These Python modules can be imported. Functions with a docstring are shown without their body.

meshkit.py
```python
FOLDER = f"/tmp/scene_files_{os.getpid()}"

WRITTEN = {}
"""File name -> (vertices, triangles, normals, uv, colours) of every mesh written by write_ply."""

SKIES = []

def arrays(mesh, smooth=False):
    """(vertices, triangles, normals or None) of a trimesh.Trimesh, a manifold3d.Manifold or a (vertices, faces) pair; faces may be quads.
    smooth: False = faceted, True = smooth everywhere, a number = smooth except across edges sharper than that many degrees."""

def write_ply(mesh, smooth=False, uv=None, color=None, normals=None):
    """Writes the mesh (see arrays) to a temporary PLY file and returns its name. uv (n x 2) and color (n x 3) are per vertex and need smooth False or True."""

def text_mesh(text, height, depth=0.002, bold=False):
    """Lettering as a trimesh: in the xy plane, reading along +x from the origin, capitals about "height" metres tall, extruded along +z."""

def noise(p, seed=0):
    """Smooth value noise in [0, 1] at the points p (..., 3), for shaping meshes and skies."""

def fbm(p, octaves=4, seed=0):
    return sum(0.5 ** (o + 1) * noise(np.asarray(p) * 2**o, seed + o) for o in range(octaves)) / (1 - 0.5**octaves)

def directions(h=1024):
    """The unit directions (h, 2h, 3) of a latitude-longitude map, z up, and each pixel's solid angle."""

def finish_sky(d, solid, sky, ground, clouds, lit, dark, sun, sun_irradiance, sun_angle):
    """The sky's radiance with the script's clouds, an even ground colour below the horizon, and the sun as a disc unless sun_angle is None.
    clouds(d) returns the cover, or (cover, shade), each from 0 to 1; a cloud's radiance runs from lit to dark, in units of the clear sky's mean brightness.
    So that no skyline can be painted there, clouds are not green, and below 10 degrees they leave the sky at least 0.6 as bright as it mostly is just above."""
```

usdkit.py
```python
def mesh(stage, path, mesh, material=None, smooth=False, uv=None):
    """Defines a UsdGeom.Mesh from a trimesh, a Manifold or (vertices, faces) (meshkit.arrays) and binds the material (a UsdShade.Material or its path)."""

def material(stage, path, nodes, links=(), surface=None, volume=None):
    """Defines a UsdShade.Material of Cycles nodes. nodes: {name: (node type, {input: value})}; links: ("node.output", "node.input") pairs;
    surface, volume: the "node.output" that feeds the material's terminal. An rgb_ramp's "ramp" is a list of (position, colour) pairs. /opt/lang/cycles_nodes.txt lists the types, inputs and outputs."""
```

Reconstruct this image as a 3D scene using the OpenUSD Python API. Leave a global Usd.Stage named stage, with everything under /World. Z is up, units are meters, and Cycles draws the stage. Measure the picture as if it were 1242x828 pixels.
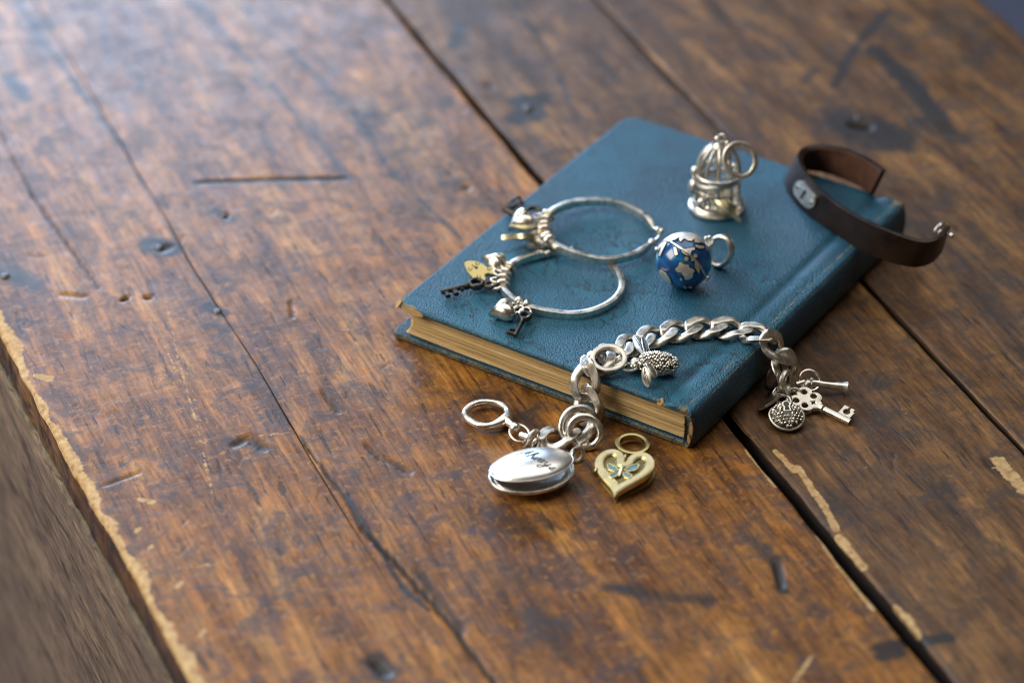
import math, random
import numpy as np, trimesh, usdkit, meshkit
from shapely.geometry import Polygon, Point, LineString, box as sbox
from shapely import affinity
from pxr import Usd, UsdGeom, UsdLux, UsdShade, Gf, Sdf, Vt

random.seed(7)
RNG = np.random.default_rng(7)
stage = Usd.Stage.CreateInMemory()
UsdGeom.SetStageUpAxis(stage, UsdGeom.Tokens.z)
UsdGeom.SetStageMetersPerUnit(stage, 1.0)
UsdGeom.Xform.Define(stage, '/World')
MM = 0.001

# ------------------------------------------------------------------ camera
FPX, PITCH, ROLL, YAW, DIST = 3470.96, 0.6028, 0.0053, 0.4028, 0.9806
FW = np.array([math.cos(PITCH)*math.sin(YAW), math.cos(PITCH)*math.cos(YAW), -math.sin(PITCH)])
_r0 = np.array([math.cos(YAW), -math.sin(YAW), 0.0]); _u0 = np.cross(_r0, FW)
RT = math.cos(ROLL)*_r0 + math.sin(ROLL)*_u0
UP = -math.sin(ROLL)*_r0 + math.cos(ROLL)*_u0
EYE = np.array([0.0359, -0.0164, 0.0]) - FW*DIST
cam = UsdGeom.Camera.Define(stage, '/World/camera')
m = Gf.Matrix4d(*[float(x) for x in (*RT, 0, *UP, 0, *(-FW), 0, *EYE, 1)])
cam.AddTransformOp().Set(m)
cam.CreateHorizontalApertureAttr(36.0); cam.CreateVerticalApertureAttr(36.0*682/1024)
cam.CreateFocalLengthAttr(FPX/1242*36.0)
cam.CreateClippingRangeAttr(Gf.Vec2f(0.05, 50))
cam.CreateFStopAttr(5.8); cam.CreateFocusDistanceAttr(0.945)
cam.CreateExposureAttr(0.0)

def at(px, py, z=0.0):
    """The point at height z (metres) seen at a place of the photograph."""
    d = FW + (px-621)/FPX*RT - (py-414)/FPX*UP
    return EYE + d*((z-EYE[2])/d[2])
RG = np.array([math.cos(YAW), -math.sin(YAW), 0.0])     # ground direction to the right of the view
FG = np.array([math.sin(YAW), math.cos(YAW), 0.0])      # ground direction away from the view
ZZ = np.array([0, 0, 1.0])

# ------------------------------------------------------------------ lights: a big window, a second window to the left, dim room
def azdir(az, el):
    """direction to a light: azimuth in degrees relative to the view (left negative), elevation in degrees"""
    a, e = math.radians(az), math.radians(el)
    return math.cos(e)*(math.cos(a)*FG + math.sin(a)*RG) + math.sin(e)*ZZ
def rect_light(name, az, el, dist, w, h, power, color):
    l = UsdLux.RectLight.Define(stage, '/World/'+name)
    d = azdir(az, el); p = d*dist
    zax = d; xax = np.cross(ZZ, zax); xax /= np.linalg.norm(xax); yax = np.cross(zax, xax)
    l.AddTransformOp().Set(Gf.Matrix4d(*[float(x) for x in (*xax, 0, *yax, 0, *zax, 0, *p, 1)]))
    l.CreateWidthAttr(w); l.CreateHeightAttr(h); l.CreateIntensityAttr(power); l.CreateColorAttr(Gf.Vec3f(*color))
    return l
rect_light('window_light', -23, 18, 2.2, 1.7, .90, 10.5, (0.50, 0.70, 1.0))
rect_light('side_window_light', -100, 38, 0.95, .62, .50, 10.0, (1.0, 0.93, 0.81))
rect_light('ceiling_light', -10, 76, 1.5, 2.0, 1.2, 2.0, (1.0, 0.97, 0.92))
dome = UsdLux.DomeLight.Define(stage, '/World/room_light')
dm = usdkit.material(stage, '/World/Looks/room_air', {'b': ('background_shader', {'color': (1.0, 0.86, 0.70), 'strength': 0.07})}, surface='b.background')
UsdShade.MaterialBindingAPI.Apply(dome.GetPrim()).Bind(dm)

# ------------------------------------------------------------------ things and parts
_used = {}
def numbered(parent, name):
    k = (parent, name); n = _used.get(k, 0); _used[k] = n+1
    return f'{parent}/{name}' + (f'_{n:03d}' if n else '')
class Thing:
    def __init__(s, name, label, cat, origin, group=None, kind=None):
        s.path = numbered('/World', name); s.o = np.asarray(origin, float)
        x = UsdGeom.Xform.Define(stage, s.path); x.AddTranslateOp().Set(Gf.Vec3d(*map(float, s.o)))
        p = x.GetPrim(); p.SetCustomDataByKey('label', label); p.SetCustomDataByKey('category', cat)
        if group: p.SetCustomDataByKey('group', group)
        if kind: p.SetCustomDataByKey('kind', kind)
    def part(s, name, mesh, mat, parent=None, smooth=35, label=None, attrs=None, kind=None):
        path = numbered(parent or s.path, name)
        if isinstance(mesh, (list, tuple)) and len(mesh) and isinstance(mesh[0], trimesh.Trimesh):
            mesh = trimesh.util.concatenate(mesh)
        t = mesh.copy(); t.apply_translation(-s.o)
        g = usdkit.mesh(stage, path, t, MAT[mat], smooth=smooth)
        if attrs:
            for k, v in attrs.items():
                UsdGeom.PrimvarsAPI(g).CreatePrimvar(k, Sdf.ValueTypeNames.FloatArray, 'vertex').Set(Vt.FloatArray.FromNumpy(v.astype(np.float32)))
        if label: g.GetPrim().SetCustomDataByKey('label', label)
        if kind: g.GetPrim().SetCustomDataByKey('kind', kind)
        return path

# ------------------------------------------------------------------ materials
MAT = {}
def mat(name, nodes, links, surface):
    MAT[name] = usdkit.material(stage, '/World/Looks/'+name, nodes, links, surface=surface)
def simple(name, color, rough=0.5, metal=0.0, var=0.25, scale=600, bump=0.15, rvar=0.15, coat=0, spec=0.5, dist=0.0002):
    """a colour broken up by two scales of noise, with roughness variation and fine relief"""
    c = np.array(color)
    mat(name, {'g': ('geometry', {}),
        'n': ('noise_texture', {'scale': scale, 'detail': 5, 'roughness': .6}),
        'n2': ('noise_texture', {'scale': scale*.18, 'detail': 4, 'roughness': .6}),
        'r': ('rgb_ramp', {'ramp': [(.3, c*(1-var)), (.7, np.minimum(c*(1+var*.5), 1))]}),
        'ro': ('map_range', {'from_min': .3, 'from_max': .7, 'to_min': max(rough-rvar, .04), 'to_max': min(rough+rvar, 1)}),
        'b': ('bump', {'strength': bump, 'distance': dist}),
        'p': ('principled_bsdf', {'metallic': metal, 'coat_weight': coat, 'specular_ior_level': spec})},
        [('g.position', 'n.vector'), ('g.position', 'n2.vector'), ('n2.fac', 'r.fac'), ('r.color', 'p.base_color'),
         ('n2.fac', 'ro.value'), ('ro.result', 'p.roughness'), ('n.fac', 'b.height'), ('b.normal', 'p.normal')], 'p.BSDF')
simple('silver', (.83, .77, .67), .30, 1, .18, 1500, .12, .09)
simple('silver_antique', (.68, .64, .57), .38, 1, .42, 1500, .25, .12)
simple('silver_polished', (.92, .91, .88), .35, 1, .06, 700, .06, .05)
simple('silver_dark', (.10, .095, .085), .45, 1, .4, 1500, .4, .1)
simple('brass', (.44, .37, .17), .34, 1, .12, 1500, .12, .08)
simple('brass_dark', (.24, .20, .10), .45, 1, .4, 1500, .3, .1)
simple('brass_worn', (.70, .63, .39), .30, 1, .10, 900, .03, .06)
simple('gunmetal', (.075, .065, .055), .42, .85, .5, 1500, .6, .12)
simple('black_enamel', (.008, .008, .010), .35, 0, .3, 1500, .2)
simple('silver_satin', (.84, .81, .74), .46, 1, .12, 1500, .1, .08)
simple('pave_stone', (.80, .76, .66), .18, .9, .3, 3000, .1, .1)
simple('leather_edge', (.055, .038, .028), .6, 0, .4, 1200, .6)
simple('leather_lining', (.085, .031, .013), .7, 0, .4, 1500, .6)
simple('worn_board', (.42, .26, .11), .8, 0, .4, 900, .8)
simple('nail_steel', (.14, .13, .13), .4, .8, .5, 1500, .8, .15)
simple('dust', (.16, .125, .085), .95, 0, .6, 700, 1.0)
simple('under_board', (.018, .013, .009), .9, 0, .5, 200, .6)
simple('floor_paint', (.12, .12, .15), .6, 0, .2, 6, .05)
# deep blue enamel, greener in places
mat('enamel_blue', {'g': ('geometry', {}), 'n': ('noise_texture', {'scale': 170, 'detail': 2}),
    'r': ('rgb_ramp', {'ramp': [(.36, (.002, .040, .16)), (.55, (.003, .11, .34)), (.66, (.005, .24, .36))]}),
    'p': ('principled_bsdf', {'roughness': .22, 'coat_weight': .6, 'coat_roughness': .08, 'metallic': .0})},
    [('g.position', 'n.vector'), ('n.fac', 'r.fac'), ('r.color', 'p.base_color')], 'p.BSDF')
mat('abalone', {'g': ('geometry', {}), 'n': ('noise_texture', {'scale': 420, 'detail': 3, 'distortion': 1.5}),
    'r': ('rgb_ramp', {'ramp': [(.36, (.10, .14, .22)), (.48, (.22, .42, .38)), (.56, (.04, .30, .45)), (.66, (.40, .42, .50))]}),
    'p': ('principled_bsdf', {'roughness': .2, 'coat_weight': .5, 'metallic': .4})},
    [('g.position', 'n.vector'), ('n.fac', 'r.fac'), ('r.color', 'p.base_color')], 'p.BSDF')
# dark brown leather
mat('leather', {'g': ('geometry', {}), 'n': ('noise_texture', {'scale': 700, 'detail': 6, 'roughness': .65}), 'n2': ('noise_texture', {'scale': 90, 'detail': 4}),
    'r': ('rgb_ramp', {'ramp': [(.3, (.009, .0047, .0032)), (.7, (.026, .013, .008))]}),
    'ro': ('map_range', {'from_min': .3, 'from_max': .7, 'to_min': .27, 'to_max': .46}),
    'b': ('bump', {'strength': .6, 'distance': .0003}), 'p': ('principled_bsdf', {'specular_ior_level': .35})},
    [('g.position', 'n.vector'), ('g.position', 'n2.vector'), ('n2.fac', 'r.fac'), ('r.color', 'p.base_color'), ('n2.fac', 'ro.value'), ('ro.result', 'p.roughness'), ('n.fac', 'b.height'), ('b.normal', 'p.normal')], 'p.BSDF')
# blue book cloth: pebbled grain, dark wrinkles, rubbed edges ("worn" is painted along the edges of the boards)
def cloth(name, c0, c1, c2):
    mat(name, {'g': ('geometry', {}), 'a': ('attribute', {'attribute': 'worn'}),
        'v': ('voronoi_texture', {'scale': 1500, 'feature': 'f1', 'randomness': 1}),
        'n': ('noise_texture', {'scale': 2600, 'detail': 3, 'roughness': .6}),
        'big': ('noise_texture', {'scale': 38, 'detail': 5, 'roughness': .6}),
        'wm': ('mapping', {'scale': (1, .6, 1), 'rotation': (0, 0, .55)}),
        'w': ('noise_texture', {'scale': 95, 'detail': 5, 'roughness': .6, 'distortion': .6}), 'ws': ('math', {'math_type': 'subtract', 'value2': .5}), 'wab': ('math', {'math_type': 'absolute'}),
        'wl': ('map_range', {'from_min': .004, 'from_max': .022, 'to_min': .8, 'to_max': 0, 'clamp': True}), 'wk': ('map_range', {'from_min': .44, 'from_max': .60, 'to_min': 0, 'to_max': 1, 'clamp': True}), 'wr': ('math', {'math_type': 'multiply'}),
        'r': ('rgb_ramp', {'ramp': [(.32, c0), (.55, c1), (.74, c2)]}),
        'dk': ('mix_color', {'b': (.004, .010, .018)}),
        'wn': ('noise_texture', {'scale': 420, 'detail': 5, 'roughness': .7}),
        'wa': ('math', {'math_type': 'add'}), 'wt': ('map_range', {'from_min': .88, 'from_max': 1.1, 'to_min': 0, 'to_max': 1, 'clamp': True}),
        'wc': ('mix_color', {'b': (.17, .15, .075)}),
        'ro': ('map_range', {'from_min': .3, 'from_max': .7, 'to_min': .34, 'to_max': .52}),
        'h': ('math', {'math_type': 'multiply_add', 'value2': -1.1}),
        'h2': ('math', {'math_type': 'multiply_add', 'value2': -.5}),
        'b': ('bump', {'strength': .9, 'distance': .00026}), 'p': ('principled_bsdf', {'specular_ior_level': .42})},
        [('g.position', 'v.vector'), ('g.position', 'n.vector'), ('g.position', 'big.vector'), ('g.position', 'wm.vector'), ('wm.vector', 'w.vector'), ('w.fac', 'ws.value1'), ('ws.value', 'wab.value1'), ('wab.value', 'wl.value'), ('big.fac', 'wk.value'), ('wl.result', 'wr.value1'), ('wk.result', 'wr.value2'),
         ('big.fac', 'r.fac'), ('r.color', 'dk.a'), ('wr.value', 'dk.fac'), ('g.position', 'wn.vector'), ('wn.fac', 'wa.value1'), ('a.fac', 'wa.value2'), ('wa.value', 'wt.value'),
         ('dk.result', 'wc.a'), ('wt.result', 'wc.fac'), ('wc.result', 'p.base_color'), ('big.fac', 'ro.value'), ('ro.result', 'p.roughness'),
         ('v.distance', 'h.value1'), ('n.fac', 'h.value3'), ('wr.value', 'h2.value1'), ('h.value', 'h2.value3'), ('h2.value', 'b.height'), ('b.normal', 'p.normal')], 'p.BSDF')
cloth('book_cloth', (.007, .054, .100), (.012, .098, .170), (.026, .145, .225))
cloth('spine_cloth', (.012, .040, .066), (.018, .060, .098), (.026, .080, .122))
# page edges: fine streaks along each sheet (lines of constant height), browned patches
mat('paper_edge', {'g': ('geometry', {}), 'm': ('mapping', {'scale': (1, 1, 60)}), 'n': ('noise_texture', {'scale': 55, 'detail': 5, 'roughness': .7}),
    'n2': ('noise_texture', {'scale': 40, 'detail': 4}), 'a': ('attribute', {'attribute': 'sheet'}),
    'r': ('rgb_ramp', {'ramp': [(.25, (.46, .30, .13)), (.5, (.64, .45, .215)), (.72, (.78, .60, .33))]}),
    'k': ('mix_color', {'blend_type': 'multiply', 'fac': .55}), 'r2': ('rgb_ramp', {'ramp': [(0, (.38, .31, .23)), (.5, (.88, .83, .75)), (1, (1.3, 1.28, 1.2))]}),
    'b': ('bump', {'strength': .6, 'distance': .0002}), 'p': ('principled_bsdf', {'roughness': .85, 'specular_ior_level': .2})},
    [('g.position', 'm.vector'), ('m.vector', 'n.vector'), ('n.fac', 'r.fac'), ('r.color', 'k.a'), ('a.fac', 'r2.fac'), ('r2.color', 'k.b'), ('k.result', 'p.base_color'), ('n.fac', 'b.height'), ('b.normal', 'p.normal')], 'p.BSDF')

def wood(name, shift, ramp, rough, film=(.045, .028, .028), filmamt=.62, bump=.30, chip=(.40, .18, .034), chipamt=.75):
    """old varnished board, grain along y. attributes: stain (iron and dirt), pale (varnish chipped to bare wood), crack (dirt-filled grooves)"""
    L = []
    N = {'g': ('geometry', {}), 'o': ('mapping', {'location': shift}),
        'st': ('attribute', {'attribute': 'stain'}), 'pl': ('attribute', {'attribute': 'pale'}), 'ck': ('attribute', {'attribute': 'crack'}),
        'm1': ('mapping', {'scale': (1, .11, 1)}), 'n1': ('noise_texture', {'scale': 62, 'detail': 7, 'roughness': .62, 'distortion': .7}),
        'n2': ('noise_texture', {'scale': 30, 'detail': 9, 'roughness': .68, 'distortion': .3}),
        'm3': ('mapping', {'scale': (1, .055, 1)}), 'n3': ('noise_texture', {'scale': 750, 'detail': 4, 'roughness': .65}),
        'm4': ('mapping', {'scale': (.09, 1, 1)}), 'n4': ('noise_texture', {'scale': 260, 'detail': 3, 'roughness': .6}),
        'm5': ('mapping', {'scale': (1, .13, 1)}), 'n5': ('noise_texture', {'scale': 430, 'detail': 3, 'roughness': .55}),
        'n6': ('noise_texture', {'scale': 75, 'detail': 10, 'roughness': .72, 'distortion': .8}),
        'n7': ('noise_texture', {'scale': 340, 'detail': 6, 'roughness': .7}),
        'mx': ('mix_float', {'fac': .36}), 'rp': ('rgb_ramp', {'ramp': ramp}),
        'f3': ('rgb_ramp', {'ramp': [(.32, (.34, .31, .30)), (.48, (.92, .92, .92)), (.66, (1.35, 1.32, 1.22))]}), 'k3': ('mix_color', {'blend_type': 'multiply', 'fac': .85, 'use_clamp_result': False}),
        'f4': ('rgb_ramp', {'ramp': [(.35, (.72, .70, .70)), (.62, (1.08, 1.08, 1.08))]}), 'k4': ('mix_color', {'blend_type': 'multiply', 'fac': .35}),
        # dark varnish film left in patches
        'ff': ('map_range', {'from_min': .50, 'from_max': .60, 'to_min': 0, 'to_max': filmamt, 'clamp': True}), 'kf': ('mix_color', {'b': film}),
        # pores
        'fp': ('map_range', {'from_min': .61, 'from_max': .68, 'to_min': 0, 'to_max': .7, 'clamp': True}), 'kp': ('mix_color', {'b': (.016, .010, .008)}),
        # fine chips of orange
        'fo': ('map_range', {'from_min': .54, 'from_max': .67, 'to_min': 0, 'to_max': chipamt, 'clamp': True}), 'ko': ('mix_color', {'b': chip}),
        'n8': ('noise_texture', {'scale': 165, 'detail': 9, 'roughness': .72, 'distortion': .5}), 'm8': ('mapping', {'scale': (1, .24, 1)}), 'f8': ('rgb_ramp', {'ramp': [(.33, (.30, .27, .27)), (.46, (.80, .78, .78)), (.56, (1.15, 1.12, 1.05)), (.68, (1.7, 1.65, 1.5))]}), 'k8': ('mix_color', {'blend_type': 'multiply', 'fac': .9, 'use_clamp_result': False}),
        # painted masks, their borders broken by noise
        'sa': ('math', {'math_type': 'multiply_add', 'value2': 1.0}), 'sn': ('math', {'math_type': 'multiply_add', 'value2': 1.1, 'value3': -.55}),
        'sr': ('map_range', {'from_min': .10, 'from_max': .62, 'to_min': 0, 'to_max': .93, 'clamp': True}), 'ks': ('mix_color', {'b': (.016, .0145, .016)}),
        'pn': ('math', {'math_type': 'multiply_add', 'value2': .9, 'value3': -.45}), 'pa': ('math', {'math_type': 'add'}),
        'pr': ('map_range', {'from_min': .42, 'from_max': .60, 'to_min': 0, 'to_max': 1, 'clamp': True}),
        'pc': ('rgb_ramp', {'ramp': [(.30, (.20, .11, .045)), (.45, (.40, .25, .105)), (.60, (.52, .36, .17)), (.72, (.58, .44, .24))]}), 'kpl': ('mix_color', {}),
        'kc': ('mix_color', {'b': (.010, .008, .007)}),
        'ro': ('map_range', {'from_min': .3, 'from_max': .7, 'to_min': rough-.09, 'to_max': rough+.12}), 'rm': ('math', {'math_type': 'multiply_add', 'value2': .3}), 'rk': ('math', {'math_type': 'multiply_add', 'value2': .4}),
        'h1': ('math', {'math_type': 'multiply_add', 'value2': .5}), 'h2': ('math', {'math_type': 'multiply_add', 'value2': -.6}), 'h3': ('math', {'math_type': 'multiply_add', 'value2': .7}), 'h4': ('math', {'math_type': 'multiply_add', 'value2': .4}),
        'b': ('bump', {'strength': bump, 'distance': .0006}), 'p': ('principled_bsdf', {'specular_ior_level': .40})}
    L += [('g.position', 'o.vector')] + [('o.vector', x+'.vector') for x in ('m1', 'm3', 'm4', 'm5', 'n2', 'n6', 'n7')]
    L += [('m1.vector', 'n1.vector'), ('m3.vector', 'n3.vector'), ('m4.vector', 'n4.vector'), ('m5.vector', 'n5.vector'),
        ('n1.fac', 'mx.a'), ('n2.fac', 'mx.b'), ('mx.result', 'rp.fac'), ('rp.color', 'k3.a'), ('n3.fac', 'f3.fac'), ('f3.color', 'k3.b'),
        ('n4.fac', 'f4.fac'), ('k3.result', 'k4.a'), ('f4.color', 'k4.b'),
        ('n6.fac', 'ff.value'), ('ff.result', 'kf.fac'), ('k4.result', 'k8.a'), ('o.vector', 'm8.vector'), ('m8.vector', 'n8.vector'), ('n8.fac', 'f8.fac'), ('f8.color', 'k8.b'), ('k8.result', 'kf.a'),
        ('n7.fac', 'fo.value'), ('fo.result', 'ko.fac'), ('kf.result', 'ko.a'),
        ('n5.fac', 'fp.value'), ('fp.result', 'kp.fac'), ('ko.result', 'kp.a'),
        ('n6.fac', 'sn.value1'), ('st.fac', 'sa.value1'), ('sn.value', 'sa.value3'), ('sa.value', 'sr.value'), ('sr.result', 'ks.fac'), ('kp.result', 'ks.a'),
        ('n7.fac', 'pn.value1'), ('pn.value', 'pa.value1'), ('pl.fac', 'pa.value2'), ('pa.value', 'pr.value'), ('n7.fac', 'pc.fac'), ('pc.color', 'kpl.b'), ('ks.result', 'kpl.a'), ('pr.result', 'kpl.fac'),
        ('ck.fac', 'kc.fac'), ('kpl.result', 'kc.a'), ('kc.result', 'p.base_color'),
        ('n6.fac', 'ro.value'), ('pr.result', 'rm.value1'), ('ro.result', 'rm.value3'), ('ck.fac', 'rk.value1'), ('rm.value', 'rk.value3'), ('rk.value', 'p.roughness'),
        ('n3.fac', 'h1.value1'), ('n2.fac', 'h1.value3'), ('fp.result', 'h2.value1'), ('h1.value', 'h2.value3'), ('n6.fac', 'h3.value1'), ('h2.value', 'h3.value3'), ('n4.fac', 'h4.value1'), ('h3.value', 'h4.value3'), ('h4.value', 'b.height'), ('b.normal', 'p.normal')]
    mat(name, N, L, 'p.BSDF')
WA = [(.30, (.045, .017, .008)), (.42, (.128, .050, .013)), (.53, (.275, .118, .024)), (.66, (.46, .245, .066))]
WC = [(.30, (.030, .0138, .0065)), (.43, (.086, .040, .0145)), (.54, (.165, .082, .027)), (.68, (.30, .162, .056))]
wood('wood_edge_plank', (0, 0, 0), WA, .35)
wood('wood_wide_plank', (3.1, 1.7, 0), WA, .35)
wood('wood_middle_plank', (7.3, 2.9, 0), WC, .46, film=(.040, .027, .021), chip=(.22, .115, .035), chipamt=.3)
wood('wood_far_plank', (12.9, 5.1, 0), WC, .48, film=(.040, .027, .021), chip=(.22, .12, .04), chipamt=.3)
wood('wood_apron', (21.0, 9.0, 0), [(.3, (.15, .108, .084)), (.5, (.21, .152, .118)), (.7, (.27, .20, .155))], .7, film=(.15, .112, .09), filmamt=.6, bump=.18, chip=(.2, .15, .11), chipamt=.3)

# ------------------------------------------------------------------ mesh helpers
def grid_faces(nr, nc, closed_r=False, closed_c=False):
    R = np.arange(nr if closed_r else nr-1); C = np.arange(nc if closed_c else nc-1)
    r, c = np.meshgrid(R, C, indexing='ij'); r2, c2 = (r+1) % nr, (c+1) % nc
    a, b, d, e = r*nc+c, r*nc+c2, r2*nc+c2, r2*nc+c
    return np.concatenate([np.stack([a, b, d], -1).reshape(-1, 3), np.stack([a, d, e], -1).reshape(-1, 3)])
def tm(v, f, fix=True):
    t = trimesh.Trimesh(np.asarray(v), np.asarray(f), process=False)
    if fix and t.is_watertight and t.volume < 0: t.invert()
    return t
def spline(pts, n, closed=False):
    from scipy.interpolate import CubicSpline
    p = np.asarray(pts, float)
    if closed: p = np.vstack([p, p[:1]])
    d = np.r_[0, np.cumsum(np.maximum(np.linalg.norm(np.diff(p, axis=0), axis=1), 1e-9)**.6)]
    cs = CubicSpline(d, p, bc_type='periodic' if closed else 'natural')
    return cs(np.linspace(0, d[-1], n, endpoint=not closed))
def unit(v): return v/np.maximum(np.linalg.norm(v, axis=-1, keepdims=True), 1e-12)
def tube(path, ra, rb=None, up=None, closed=False, seg=10, square=0.0, caps=True):
    """A tube along path; ra/rb half sizes (number or per point) across and along 'up'; square>0 squares the section."""
    p = np.asarray(path, float); n = len(p); rb = ra if rb is None else rb
    ra = np.broadcast_to(np.asarray(ra, float), (n,)); rb = np.broadcast_to(np.asarray(rb, float), (n,))
    t = unit(np.roll(p, -1, 0)-np.roll(p, 1, 0)) if closed else unit(np.gradient(p, axis=0))
    if up is not None:
        u = np.broadcast_to(np.asarray(up, float), p.shape); u = unit(u - (u*t).sum(1, keepdims=True)*t)
    else:
        u = np.zeros_like(p); a = np.array([0, 0, 1.0]) if abs(t[0][2]) < .9 else np.array([1.0, 0, 0])
        u[0] = unit(a-(a@t[0])*t[0])
        for i in range(1, n): u[i] = unit(u[i-1]-(u[i-1]@t[i])*t[i])
    s = np.cross(t, u)
    a = np.linspace(0, 2*np.pi, seg, endpoint=False) + (np.pi/seg if square else 0)
    c, d = np.cos(a), np.sin(a)
    if square:
        k = np.maximum(np.abs(c), np.abs(d)); k = k**square; c, d = c/k, d/k
    v = p[:, None] + s[:, None]*(c[None, :, None]*ra[:, None, None]) + u[:, None]*(d[None, :, None]*rb[:, None, None])
    v = v.reshape(-1, 3); f = grid_faces(n, seg, closed, True)
    if not closed and caps:
        i = len(v); v = np.vstack([v, p[:1], p[-1:]])
        k = np.arange(seg); k2 = (k+1) % seg
        f = np.vstack([f, np.stack([np.full(seg, i), k2, k], 1), np.stack([np.full(seg, i+1), (n-1)*seg+k, (n-1)*seg+k2], 1)])
    return tm(v, f)
def ring(center, ex, ey, R, Ry=None, r=.0005, rb=None, n=40, seg=10, square=0, a0=0, a1=2*np.pi):
    """A wire ring in the plane of ex, ey."""
    Ry = Ry or R; closed = abs(a1-a0-2*np.pi) < 1e-6
    a = np.linspace(a0, a1, n, endpoint=not closed); ex, ey = unit(np.asarray(ex, float)), unit(np.asarray(ey, float))
    p = np.asarray(center) + np.outer(R*np.cos(a), ex) + np.outer(Ry*np.sin(a), ey)
    return tube(p, r, rb, up=np.cross(ex, ey), closed=closed, seg=seg, square=square)
def ball(c, r, sub=2, sc=(1, 1, 1), axes=None):
    t = trimesh.creation.icosphere(sub, 1.0); v = t.vertices*r*np.asarray(sc)
    if axes is not None: v = v @ np.asarray(axes)
    return tm(v+np.asarray(c), t.faces)
def revolve(profile, c, axes, n=40):
    """profile: (radius, height) pairs turned about axes[2]"""
    pr = np.asarray(profile, float); a = np.linspace(0, 2*np.pi, n, endpoint=False)
    v = pr[:, 0][:, None, None]*(np.cos(a)[None, :, None]*axes[0]+np.sin(a)[None, :, None]*axes[1]) + pr[:, 1][:, None, None]*axes[2]
    return tm(v.reshape(-1, 3)+c, grid_faces(len(pr), n, False, True)[:, ::-1], False)
def frame(ex, up):
    ex = unit(np.asarray(ex, float)); up = np.asarray(up, float); ez = unit(up-(up@ex)*ex); return np.array([ex, np.cross(ez, ex), ez])
def to_world(mesh, c, A):
    t = mesh.copy(); t.vertices = np.asarray(t.vertices) @ np.asarray(A) + np.asarray(c); return t
def plate(poly, h, bevel=0.0, steps=3, z0=0.0):
    """A flat piece cut to a shapely outline with rounded upper edges, z from z0 to z0+h."""
    out = []
    polys = list(getattr(poly, 'geoms', [poly]))
    zs = [(0, z0, h-bevel)]
    for g in polys:
        if g.is_empty or g.area <= 0: continue
        if bevel <= 0:
            e = trimesh.creation.extrude_polygon(g, h, engine='earcut'); e.apply_translation([0, 0, z0]); out.append(e); continue
        prev = 0.0
        for k in range(steps+1):
            a = k/steps*math.pi/2; off = bevel*(1-math.cos(a)); top = h-bevel+bevel*math.sin(a)
            q = g.buffer(-off, join_style=1)
            for gg in getattr(q, 'geoms', [q]):
                if gg.is_empty: continue
                lo = z0+prev-(0 if k == 0 else bevel*.02)
                e = trimesh.creation.extrude_polygon(gg, z0+top-lo, engine='earcut'); e.apply_translation([0, 0, lo]); out.append(e)
            prev = top
    return trimesh.util.concatenate(out)
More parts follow.
